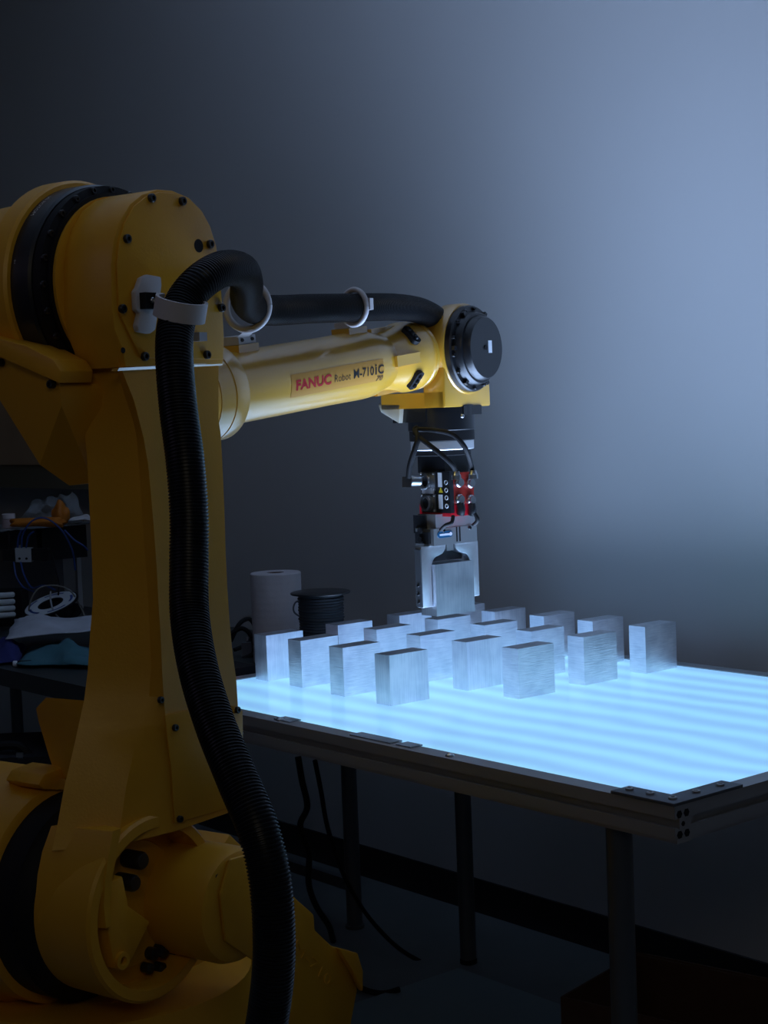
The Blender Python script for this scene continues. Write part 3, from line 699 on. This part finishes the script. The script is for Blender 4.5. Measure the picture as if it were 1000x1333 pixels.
# ------------------------------------------------------------------ gripper
gp = thing('gripper', 'aluminium two-jaw gripper hanging under the red coupling', 'gripper', (TXc, TYc, 1.12))
GZ1, GZ0 = 1.178, 1.121
gm = mat('gripper_grey', (0.42, 0.44, 0.46), 0.38, 0.8)
fing = mat('machined_finger', (0.72, 0.74, 0.78), 0.40, 0.9, bump=(150, 0.08), var=(60, 0.12))
bake('motor_block', box(TXc-0.036, TXc+0.000, TYc-0.052, TYc+0.0, GZ1-0.034, GZ1+0.002, 0.002), BLK, gp)
bake('upper_body', box(TXc-0.026, TXc+0.026, TYc-0.048, TYc+0.056, GZ1-0.025, GZ1+0.004, 0.003), mat('clear_grey', (0.5, 0.5, 0.53), 0.2, 0.7), gp)
body = bake('body', box(TXc-0.027, TXc+0.027, TYc-0.055, TYc+0.060, GZ0, GZ1-0.024, 0.003), gm, gp)
xf_ = TXc+0.027
bake('slot', box(xf_-0.001, xf_+0.0008, TYc+0.004, TYc+0.007, GZ0+0.004, GZ1-0.024), BLKM, body)
bake('slot', box(xf_-0.001, xf_+0.0008, TYc+0.012, TYc+0.015, GZ0+0.004, GZ1-0.024), BLKM, body)
# blue maker badge with a pale bar
bd_ = []
for k in range(24):
    t = 2*math.pi*k/24; y = 0.0065*math.cos(t)+(0.013 if math.cos(t) > 0 else -0.013); z = 0.0065*math.sin(t); bd_.append(V((xf_, TYc-0.026+y, GZ0+0.021+z)))
badge = bake('badge', prism(bd_, V((0.0015, 0, 0))), mat('badge_blue', (0.01, 0.09, 0.20), 0.3), body, 'dark blue rounded badge')
bake('badge_bar', box(xf_+0.0015, xf_+0.0022, TYc-0.041, TYc-0.013, GZ0+0.0185, GZ0+0.0225), LABEL_W, badge)
bake('badge_dot', cyl((xf_+0.0015, TYc-0.012, GZ0+0.021), (xf_+0.0023, TYc-0.012, GZ0+0.021), 0.0036, 14), LABEL_W, badge)
for y in (TYc-0.030, TYc+0.040): bolt((xf_, y, GZ1-0.034+0.006), (1, 0, 0), 0.0038, 0.003, body, BLK)
bake('side_block', box(TXc-0.022, TXc+0.018, TYc-0.061, TYc-0.054, GZ0+0.004, GZ1-0.030, 0.002), BLK, gp)
for z in (GZ0+0.012, GZ0+0.030): bake('side_plug', cyl((TXc-0.004, TYc-0.061, z), (TXc-0.004, TYc-0.065, z), 0.006, 16), BLKM, gp)
# jaw fingers (curved inner arch)
ft = 0.017
def finger(sgn, y_in, y_out, zb_):
    top = GZ0; P = [(y_out, top), (y_out, zb_)]
    P += [(y_in, zb_), (y_in, top-0.046)]
    for k in range(1, 9):
        a = math.pi/2*k/8; P.append((y_in-sgn*(0.018*(1-math.cos(a))), top-0.046+0.024*math.sin(a)))
    P += [(y_in-sgn*0.030, top-0.018), (y_in-sgn*0.038, top-0.010), (y_in-sgn*0.040, top)]
    pts = [V((TXc-ft/2+0.005, y, z)) for y, z in P]
    return bake('jaw', prism(pts, V((ft, 0, 0)), 0.0012), fing, gp)
HB0, HB1 = HY-BW/2, HY+BW/2
f1 = finger(-1, HB0-0.001, HB0-0.0265, 1.001)
f2 = finger(1, HB1+0.001, HB1+0.0235, 1.010)
bake('jaw_plate', box(TXc-0.004, TXc+0.013, HB0-0.0290, HB0-0.0262, 1.002, GZ0-0.006, 0.0005), mat('jaw_dark', (0.16, 0.17, 0.19), 0.4, 0.8), gp)
for z in (1.012, 1.028, 1.045): bolt((TXc+0.004, HB0-0.029, z), (0, -1, 0), 0.0032, 0.002, f1, BLK, 'screw')
bake('jaw_carriage', box(TXc-0.022, TXc-0.005, TYc-0.046, TYc+0.046, GZ0-0.034, GZ0+0.001, 0.001), mat('carriage_dark', (0.10, 0.11, 0.12), 0.5, 0.5), gp)
bake('jaw_guide', box(TXc-0.0045, TXc+0.012, TYc-0.009, TYc+0.009, GZ0-0.014, GZ0+0.001, 0.001), gm, gp)
for y in (HB0+0.004, HB1-0.004):
    pass
bake('jaw_pad', box(TXc-0.012, TXc+0.012, HB0-0.0015, HB0-0.0001, 1.02, 1.075), BLKM, f1)
bake('jaw_pad', box(TXc-0.012, TXc+0.012, HB1+0.0001, HB1+0.0015, 1.02, 1.075), BLKM, f2)

# ------------------------------------------------------------------ side desk, left of the light table
DZ = 0.76; DX0, DX1, DY0, DY1 = -2.9, -0.545, -0.165, 0.66
desk = thing('side_desk', 'dark work desk behind the robot with a thick rounded front edge', 'desk', ((DX0+DX1)/2, (DY0+DY1)/2, 0))
dk = mat('dark_laminate', (0.035, 0.042, 0.045), 0.4, var=(6, 0.2))
bake('desk_top', box(DX0, DX1, DY0, DY1, DZ-0.045, DZ, 0.012), dk, desk)
for x, y in ((-0.87, 0.60), (-0.87, -0.10), (-2.80, -0.10), (-2.80, 0.60)):
    bake('leg', lathe((x, y, 0), Z, [(0, 0.026), (0.008, 0.026), (0.010, 0.021), (DZ-0.045, 0.021)], 20), LEGM, desk)
bake('brace', box(-2.80, -0.87, 0.59, 0.61, 0.10, 0.13, 0.002), LEGM, desk)

def disc_lathe(c, ax, prof, name, m, parent): return bake(name, lathe(c, ax, prof, 40), m, parent)
# paper roll
pr_ = dep(358.5, 745, 4.10); prx = (pr_.x, pr_.y)
roll = thing('paper_roll', 'upright roll of white shop towel paper behind the blocks', 'paper roll', (prx[0], prx[1], DZ))
rr_ = 0.0645; rt_ = pr_.z
bmr = bmesh.new(); rows = []; prf = [(0, 0.022), (0, rr_-0.002), (0.002, rr_)]
nr = 40
for k in range(1, nr): prf.append((k*(rt_-DZ)/nr, rr_+0.0004*math.sin(k*2.1)))
prf += [(rt_-DZ-0.002, rr_), (rt_-DZ, rr_-0.002), (rt_-DZ, 0.022), (rt_-DZ-0.03, 0.0215)]
bake('paper', lathe((prx[0], prx[1], DZ), Z, prf, 48), mat('towel_paper', (0.50, 0.46, 0.48), 0.95, bump=(90, 0.3)), roll)
bake('core', lathe((prx[0], prx[1], DZ+0.002), Z, [(0, 0.0218), (rt_-DZ-0.004, 0.0218), (rt_-DZ-0.004, 0.019), (rt_-DZ-0.05, 0.019)], 32), CARD, roll)
# cord spool
ps_ = dep(419, 770, 3.93); sxp, syp, szt = ps_.x, ps_.y, ps_.z
sxp = min(sxp, -0.622)
spo = thing('cord_spool', 'black spool wound with dark cord standing beside the paper roll', 'spool', (sxp, syp, DZ))
bake('flange', lathe((sxp, syp, szt-0.005), Z, [(0, 0.073), (0.002, 0.074), (0.004, 0.073), (0.005, 0.070)], 48), BLK, spo)
bake('flange', lathe((sxp, syp, DZ), Z, [(0, 0.070), (0.003, 0.074), (0.005, 0.073)], 48), BLK, spo)
prf = []; z = 0.005; hh = szt-DZ-0.010; nt_ = 26
for k in range(nt_):
    r0 = 0.053+random.uniform(-0.0015, 0.002)
    for a in (0.08, 0.3, 0.5, 0.7, 0.92): prf.append((0.005+hh*(k+a)/nt_, r0+0.0032*math.sin(math.pi*a)))
bake('wound_cord', lathe((sxp, syp, DZ), Z, prf, 48), mat('dark_cord', (0.022, 0.026, 0.034), 0.6), spo)
cl = [V((sxp, syp, szt))+(-RIGHT*0.052-FWD*0.025)*k+Z*dz for k, dz in ((1.0, -0.022), (1.16, -0.026), (1.26, -0.038), (1.22, -0.050), (1.0, -0.060))]
bake('loose_loop', tube(spline(cl, 8), 0.0022, 8), mat('dark_cord_2', (0.05, 0.055, 0.065), 0.5), spo)

# power box with pilot light, tangled cables at the back left
pb = onz(312, 872, DZ); pb = V((-0.63, 0.07, DZ))
box_t = thing('power_box', 'black power strip box with a glowing red pilot lamp beside the leftmost block', 'power box', pb)
bake('case', box(pb.x-0.10, pb.x+0.045, pb.y-0.03, pb.y+0.05, DZ, DZ+0.045, 0.004), BLKM, box_t)
lp = dep(316.5, 860, (pb-CAM).dot(FWD)-0.05)
bake('pilot_lamp', lathe((lp.x, pb.y-0.03, lp.z), (0, -1, 0), [(0, 0.0045), (0.003, 0.0045), (0.005, 0.002)], 14), emis('red_glow', (1.0, 0.06, 0.03), 6.0), box_t, 'glowing red lamp')
for i, pl in enumerate(([(300, 835, 4.3), (312, 812, 4.3), (325, 806, 4.32), (332, 820, 4.3), (322, 838, 4.28), (305, 846, 4.26)],
                        [(296, 828, 4.2), (315, 818, 4.2), (328, 830, 4.2), (330, 850, 4.2), (316, 858, 4.2)])):
    p = [dep(*q) for q in pl]; bm = tube(spline(p, 8), 0.006, 8)
    tag(bake('coiled_cable', bm, BLKM), ['black cable looped up behind the pilot lamp, the higher loop', 'black cable curled low beside the pilot lamp, the lower loop'][i], 'cable', 'cables behind the pilot lamp')
dv = thing('plug_adapter', 'small grey adapter block in the dark beside the paper roll', 'adapter', dep(322, 845, 4.22))
bake('case', box(-0.014, 0.014, -0.012, 0.012, -0.05, 0.012, 0.003, (dep(322, 842, 4.22), RIGHT, FWD, Z)), mat('adapter_grey', (0.12, 0.13, 0.16), 0.5), dv)
bake('pin', cyl(dep(322, 840, 4.22)+Z*0.012, dep(322, 840, 4.22)+Z*0.022, 0.003, 10), STL, dv)

# ---- things on the desk at the left edge
def dz(x, y): return onz(x, y, DZ)
# white cable reel lying tilted on its flange
rc = dep(66, 786, 4.90)
rl = thing('wire_reel', 'flat reel with a white printed side lying tilted on the desk', 'reel', (rc.x, rc.y, DZ))
rax = (Z*0.90-FWD*0.28-RIGHT*0.20).normalized()
rR = 0.086
bake('flange', lathe(rc-rax*0.004, rax, [(0, rR), (0.004, rR), (0.005, rR-0.002), (0.005, 0.034), (0.0, 0.034)], 56), BLKM, rl)
def annulus(c, ax, r0, r1, n=48):
    u, v = basis(ax); bm = bmesh.new(); A = []; B_ = []
    for k in range(n):
        d = u*math.cos(2*math.pi*k/n)+v*math.sin(2*math.pi*k/n); A.append(bm.verts.new(c+d*r0)); B_.append(bm.verts.new(c+d*r1))
    for k in range(n): bm.faces.new((A[k], B_[k], B_[(k+1) % n], A[(k+1) % n]))
    return bm
bake('reel_label', annulus(rc+rax*0.0016, rax, 0.040, rR-0.006), mat('reel_white', (0.62, 0.66, 0.70), 0.6), rl, 'white printed ring')
u_, v_ = basis(rax)
for a0, a1, rr0 in ((20, 75, .066), (95, 130, .07), (150, 205, .064), (230, 280, .068), (300, 345, .066)):
    bm = bmesh.new(); n = 8; A = [];
    for k in range(n+1):
        a = math.radians(a0+(a1-a0)*k/n); d = u_*math.cos(a)+v_*math.sin(a)
        A.append((bm.verts.new(rc+rax*0.0022+d*(rr0-0.004)), bm.verts.new(rc+rax*0.0022+d*(rr0+0.004))))
    for k in range(n): bm.faces.new((A[k][0], A[k][1], A[k+1][1], A[k+1][0]))
    bake('print_bar', bm, BLUE_T, rl)
bake('wound_wire', lathe(rc-rax*0.040, rax, [(0, 0.062), (0.036, 0.062)], 40), BLKM, rl)
bake('flange', lathe(rc-rax*0.046, rax, [(0, rR), (0.005, rR)], 48), BLKM, rl)

# four white tubes stacked at the frame's left edge
for i, y in enumerate((775, 784, 792.5, 801)):
    a = dep(-40, y+3, 4.75); b2 = dep(17+i*0.4, y-1, 4.95)
    t = bake('plastic_tube', cyl(a, b2, 0.0085, 16, ch=0.002), mat('tube_white_%d' % i, (0.62, 0.66, 0.68), 0.5))
    tag(t, ['topmost', 'second from top', 'third from top', 'lowest'][i]+' of the four short white tubes stacked at the desk\'s left', 'tube', 'white tubes at the left edge')
tb = thing('tube_rack', 'black block stand under the stacked white tubes', 'stand', dz(-10, 842))
p = dep(-5, 790, 5.0); bake('block', box(-0.10, 0.075, 0.0, 0.10, DZ-p.z+0.0005, 0.045, 0.004, (p+V((FWD.x, FWD.y, 0))*0.02, V((RIGHT.x, RIGHT.y, 0)).normalized(), V((FWD.x, FWD.y, 0)).normalized(), Z)), BLKM, tb)
bake('peg', cyl(p+Z*0.045, p+Z*0.052, 0.012, 12), BLKM, tb)

# cloths
def cloth(name, outline, z0, amp, m, seed, label, cat='cloth', res=14):
    """crumpled cloth lying over the desk: grid inside a quad with folds and thickness"""
    rnd = random.Random(seed); ph = [rnd.uniform(0, 6) for _ in range(6)]
    A, B_, C_, D_ = [V(p) for p in outline]; bm = bmesh.new(); G = []
    for i in range(res+1):
        r = []
        for j in range(res+1):
            u, v = i/res, j/res
            p = (A*(1-u)+B_*u)*(1-v)+(D_*(1-u)+C_*u)*v
            edge = min(u, 1-u, v, 1-v)*4; edge = min(1, edge)
            f = (math.sin(u*9+ph[0]+2*v)+math.sin(v*12+ph[1]-3*u)+math.sin((u+v)*15+ph[2])*0.6)/2.6
            p = p+Z*(z0+amp*(0.25+0.75*edge)*(0.55+0.45*f))
            p += V((math.sin(v*11+ph[3]), math.sin(u*10+ph[4]), 0))*0.007
            r.append(bm.verts.new(p))
        G.append(r)
    for i in range(res):
        for j in range(res): bm.faces.new((G[i][j], G[i+1][j], G[i+1][j+1], G[i][j+1]))
    o = bake(name, bm, m, smooth=60); s = o.modifiers.new('thickness', 'SOLIDIFY'); s.thickness = 0.002; s.offset = -1
    return tag(o, label, cat)
cloth('folded_cloth', [dz(24, 870), dz(126, 872), dz(126, 845), dz(46, 843)], 0.003, 0.050, mat('teal_cloth', (0.05, 0.16, 0.20), 0.9, bump=(60, 0.3)), 3, 'crumpled dull teal cloth on the desk beneath the white printed cloth')
cloth('printed_cloth', [dz(12, 858)+Z*0.054, dz(126, 852)+Z*0.060, dz(126, 836)+Z*0.066, dz(24, 834)+Z*0.060], 0.0, 0.034, mat('white_cloth', (0.50, 0.52, 0.58), 0.9, bump=(80, 0.3), var=(14, 0.25)), 5, 'white printed cloth crumpled on top of the teal one')
cloth('dark_blue_cloth', [dz(-20, 868), dz(26, 866), dz(38, 846), dz(-20, 844)], 0.003, 0.050, mat('navy_mesh_cloth', (0.02, 0.025, 0.14), 0.9, bump=(40, 0.5)), 8, 'dark blue mesh cloth lying left of the teal cloth')
mk = thing('marker_pen', 'short black marker with pale cap lying at the desk front edge', 'marker', dz(32, 868))
pa, pb2 = dz(23, 868)+Z*0.008, dz(42, 867)+Z*0.008
bake('barrel', cyl(pa, pb2, 0.008, 16, ch=0.002), BLKM, mk); bake('cap', cyl(pa-(pb2-pa).normalized()*0.012, pa, 0.0082, 16, ch=0.002), LABEL_W, mk)

# raised shelf with clutter behind the desk
sh = thing('desk_shelf', 'thin raised shelf over the left end of the desk with a black back panel', 'shelf', dep(50, 760, 5.2))
s0, s1 = dep(-60, 702, 5.05), dep(125, 676, 5.35); s1.z = s0.z
sd = (s1-s0); sd.z = 0; Ls = sd.length; sd.normalize(); sn = V((sd.y, -sd.x, 0))
if sn.dot(FWD) < 0: sn = -sn
SZ = dep(50, 686, 5.2).z
so = V((s0.x, s0.y, SZ))
bake('board', box(0, Ls, 0, 0.26, -0.006, 0, 0.001, (so, sd, sn, Z)), mat('shelf_grey', (0.25, 0.27, 0.30), 0.4, 0.3), sh)
bake('back_panel', box(0, Ls*1.0, 0.26, 0.27, -(SZ-DZ), 0, 0, (so, sd, sn, Z)), mat('grey_panel', (0.11, 0.115, 0.13), 0.7), sh)
for u in (0.02, Ls-0.02): bake('post', box(u-0.008, u+0.008, 0.10, 0.116, -(SZ-DZ), -0.006, 0.001, (so, sd, sn, Z)), ALU_D, sh)
bx0 = dep(67, 700, 5.2); u0 = (bx0-so).dot(sd)
bake('black_module', box(u0, u0+0.16, 0.02, 0.06, -0.115, -0.008, 0.003, (so, sd, sn, Z)), BLKM, sh)
# jar with pink-white cap
jp = dep(12, 686, 5.2); jo = V((jp.x, jp.y, SZ))
jr = thing('jar', 'small pale jar with a white screw cap on the raised shelf', 'jar', jo)
bake('body', lathe(jo, Z, [(0, 0.020), (0.002, 0.022), (0.026, 0.022), (0.031, 0.018)], 28), mat('jar_pink', (0.45, 0.36, 0.38), 0.5), jr)
bake('cap', lathe(jo+Z*0.031, Z, [(0, 0.021), (0.014, 0.021), (0.016, 0.019)], 28), mat('cap_white', (0.6, 0.57, 0.6), 0.5), jr)
# orange pouch
def blob(name, c, sx_, sy_, sz_, m, seed, parent=None):
    rnd = random.Random(seed); bm = bmesh.new(); bmesh.ops.create_icosphere(bm, subdivisions=3, radius=1)
    ph = [rnd.uniform(0, 6) for _ in range(4)]
    for v in bm.verts:
        n = 1+0.16*math.sin(v.co.x*5+ph[0])+0.14*math.sin(v.co.y*6+ph[1]+v.co.z*4)+0.08*math.sin(v.co.x*13+ph[2])
        q = V((v.co.x*sx_, v.co.y*sy_, max(v.co.z, -0.6)*sz_))*n
        v.co = c+RIGHT*q.x+V((FWD.x, FWD.y, 0))*q.y+Z*(q.z)
    zmin = min(v.co.z for v in bm.verts); bmesh.ops.translate(bm, vec=(0, 0, c.z-zmin), verts=bm.verts)
    return bake(name, bm, m, parent, smooth=80)
ORG = mat('orange_pouch', (0.55, 0.17, 0.01), 0.5, bump=(40, 0.4))
pp = dep(55, 686, 5.15); pp.z = SZ
tag(blob('pouch', pp, 0.085, 0.035, 0.018, ORG, 2), 'flat orange pouch lying on the raised shelf', 'pouch')
pp = dep(80, 684, 5.22); pp.z = SZ
tag(blob('pouch', pp, 0.026, 0.026, 0.044, ORG, 4), 'upright crumpled orange pouch in the clear bag on the shelf', 'pouch')
# clear plastic bag: a thin open crumpled sheet
bg = [dep(20, 684, 5.28), dep(112, 680, 5.28), dep(95, 642, 5.34), dep(44, 652, 5.34)]
bm = bmesh.new(); G = []
for i in range(15):
    r = []
    for j in range(11):
        u, v = i/14, j/10; p = (bg[0]*(1-u)+bg[1]*u)*(1-v)+(bg[3]*(1-u)+bg[2]*u)*v
        p += V((FWD.x, FWD.y, 0))*0.018*(math.sin(u*17+v*5)+math.sin(v*11-u*7)) + Z*0.006*math.sin(u*20)
        r.append(bm.verts.new(p))
    G.append(r)
for i in range(14):
    for j in range(10): bm.faces.new((G[i][j], G[i+1][j], G[i+1][j+1], G[i][j+1]))
o = bake('plastic_bag', bm, mat('clear_film', (0.5, 0.55, 0.6), 0.18, alpha=0.28), smooth=25)
s = o.modifiers.new('thickness', 'SOLIDIFY'); s.thickness = 0.0006
tag(o, 'crumpled clear plastic bag standing on the raised shelf', 'bag')
# papers
pp = dep(104, 681, 5.25); o = cloth('paper_stack', [V((pp.x, pp.y, SZ))-RIGHT*0.05, V((pp.x, pp.y, SZ))+RIGHT*0.06, V((pp.x, pp.y, SZ))+RIGHT*0.06+FWD*0.08, V((pp.x, pp.y, SZ))-RIGHT*0.035+FWD*0.08], 0.012, 0.022, PAPER, 11, 'crumpled white paper at the right end of the raised shelf', 'paper')
# valve manifold
vc = dep(32, 722, 5.12)
vm = thing('valve_manifold', 'pneumatic valve with a pale centre block hanging under the shelf', 'valve', vc)
fr_ = (vc, RIGHT, V((FWD.x, FWD.y, 0)), Z)
bake('centre_block', box(-0.025, 0.025, -0.02, 0.02, -0.022, 0.022, 0.002, fr_), mat('valve_grey', (0.42, 0.45, 0.48), 0.5, 0.2), vm)
bake('end_block', box(-0.066, -0.025, -0.016, 0.016, -0.019, 0.018, 0.003, fr_), BLKM, vm)
bake('end_block', box(0.025, 0.080, -0.016, 0.016, -0.017, 0.020, 0.003, fr_), BLKM, vm)
for dx in (-0.012, 0.010): bake('port', cyl(vc+RIGHT*dx-FWD*0.02-Z*0.012, vc+RIGHT*dx-FWD*0.022-Z*0.012, 0.004, 12), BLKM, vm)
bake('nut', cyl(vc-RIGHT*0.014+Z*0.022, vc-RIGHT*0.014+Z*0.030, 0.005, 8), STL, vm)
bake('hanger', box(-0.05, -0.044, 0, 0.004, 0.018, SZ-vc.z-0.004, 0, fr_), BLKM, vm)
for i, pl in enumerate(([(28, 713, 5.1), (30, 695, 5.08), (42, 678, 5.06), (60, 675, 5.06), (80, 690, 5.08), (94, 716, 5.1), (98, 742, 5.12)],
                        [(23, 713, 5.1), (24, 700, 5.09), (28, 690, 5.08)],
                        [(34, 713, 5.1), (37, 698, 5.08), (44, 692, 5.07)],
                        [(18, 732, 5.1), (21, 750, 5.08), (30, 764, 5.06), (44, 770, 5.02)],
                        [(27, 732, 5.1), (32, 750, 5.06), (42, 765, 5.02), (58, 762, 4.98), (72, 768, 4.95)],
                        [(60, 714, 5.1), (68, 722, 5.06), (72, 740, 5.0), (77, 760, 4.95), (76, 774, 4.9)],
                        [(84, 690, 5.06), (97, 703, 5.06), (108, 710, 5.06), (114, 716, 5.08)])):
    cable('air_tube', pl, 0.0028, BLUE_T if i != 5 else BLKM, vm)
o = cable('wire_loop', [(40, 808, 4.9), (38, 790, 4.88), (48, 768, 4.88), (66, 762, 4.9), (90, 768, 4.9), (105, 790, 4.9), (112, 808, 4.9)], 0.0024, mat('tan_wire', (0.20, 0.19, 0.17), 0.5), rl)
o = cable('grey_wire', [(66, 770, 4.88), (66, 782, 4.86), (70, 796, 4.84), (80, 808, 4.84)], 0.0026, mat('grey_wire', (0.3, 0.32, 0.34), 0.5), rl)
# brown cabinet on the wall
cbz0, cbz1 = onp(0, 605, V((0, 1, 0)), 0.70).z, 1.62
cab = thing('wall_cabinet', 'brown wooden cabinet on the wall at the far left with a dark lower rail', 'cabinet', (-3.0, 0.9, 1.2))
bake('body', box(-4.4, -2.36, 0.70, WALL_Y-0.001, cbz0, cbz1-0.1, 0.003), mat('brown_wood', (0.40, 0.26, 0.15), 0.7, var=(4, 0.2)), cab)
bake('lower_rail', box(-4.4, -2.36, 0.71, WALL_Y-0.001, cbz0-0.085, cbz0, 0.002), mat('dark_rail', (0.14, 0.12, 0.08), 0.7), cab)

# black padded chair-like case and glinting fitting at the lower left
eq = thing('equipment_case', 'black soft equipment case in the shadow behind the robot shoulder', 'case', V((-1.15, -0.55, 0)))
q = dep(20, 1015, 4.0)
def cbx(x0, x1, y0, y1, z0, z1, bv): return box(x0, x1, y0, y1, z0, z1, bv, (V((q.x, q.y, 0)), RIGHT.xy.to_3d().normalized(), FWD.xy.to_3d().normalized(), Z))
eq.location = V((q.x, q.y, 0))
ztop = dep(40, 985, 4.0).z
bake('case_body', cbx(-0.25, 0.14, 0, 0.32, 0, ztop, 0.03), mat('navy_black_fabric', (0.012, 0.013, 0.02), 0.9), eq)
bake('handle', tube(spline([V((q.x, q.y, ztop))+RIGHT*a+FWD*0.05+Z*b_ for a, b_ in ((-0.10, -0.01), (-0.06, 0.018), (0.0, 0.022), (0.03, -0.01))], 8), 0.012, 10), BLKM, eq)
bake('buckle', box(-0.005, 0.012, 0, 0.01, ztop-0.002, ztop+0.012, 0.002, (V((q.x, q.y, 0))+RIGHT*0.01, RIGHT, FWD, Z)), STL, eq)

# ------------------------------------------------------------------ floor things under the table
sheet = bake('floor_panel', box(-0.41, 0.60, -0.30, 0.56, 0.0, 0.012, 0.001), mat('blue_grey_sheet', (0.20, 0.27, 0.31), 0.5, var=(3, 0.1)))
tag(sheet, 'flat blue grey sheet lying on the floor under the light table', 'sheet')
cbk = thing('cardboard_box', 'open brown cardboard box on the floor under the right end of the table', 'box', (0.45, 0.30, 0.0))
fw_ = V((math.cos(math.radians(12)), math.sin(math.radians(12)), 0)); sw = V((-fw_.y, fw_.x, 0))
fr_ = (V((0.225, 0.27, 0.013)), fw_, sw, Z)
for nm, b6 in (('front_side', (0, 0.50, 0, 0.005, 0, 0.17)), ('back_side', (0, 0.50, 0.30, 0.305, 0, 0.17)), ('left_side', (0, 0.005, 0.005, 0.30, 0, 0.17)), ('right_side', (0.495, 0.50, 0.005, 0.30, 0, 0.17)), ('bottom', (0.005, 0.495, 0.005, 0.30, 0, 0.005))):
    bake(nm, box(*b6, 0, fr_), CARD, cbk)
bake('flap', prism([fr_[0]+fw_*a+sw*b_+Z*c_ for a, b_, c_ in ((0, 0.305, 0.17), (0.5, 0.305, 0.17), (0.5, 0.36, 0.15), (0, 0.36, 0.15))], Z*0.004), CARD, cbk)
# hanging cables
def cab2(pl, r, label, nm='hanging_cable'):
    o = bake(nm, tube(spline([V(p) for p in pl], 10), r, 10), BLKM); tag(o, label, 'cable')
def sx3(x, y, D): return dep(x, y, D)
cab2([sx3(388, 985, 3.75), sx3(393, 1015, 3.75), sx3(400, 1050, 3.78), sx3(391, 1075, 3.80), sx3(402, 1110, 3.85), sx3(402, 1150, 3.9), sx3(412, 1180, 3.95), sx3(428, 1205, 4.0), sx3(434, 1225, 4.05)], 0.0075, 'thick black cable hanging in a wavy line under the left end of the table')
cab2([sx3(410, 990, 3.72), sx3(418, 1030, 3.75), sx3(426, 1075, 3.80), sx3(440, 1120, 3.88), sx3(458, 1160, 3.95), sx3(485, 1200, 4.02), sx3(520, 1235, 4.06), sx3(560, 1258, 4.08), sx3(582, 1268, 4.08)], 0.0055, 'thin black cable sweeping down to the rear table leg', 'hanging_cable')
p = [onz(462, 1282, 0.008), onz(480, 1290, 0.008), onz(500, 1293, 0.008), onz(520, 1288, 0.02)]
o = bake('floor_cable', tube(spline(p, 8), 0.007, 8), BLKM); tag(o, 'short stretch of black cable on the floor beside the robot base', 'cable')
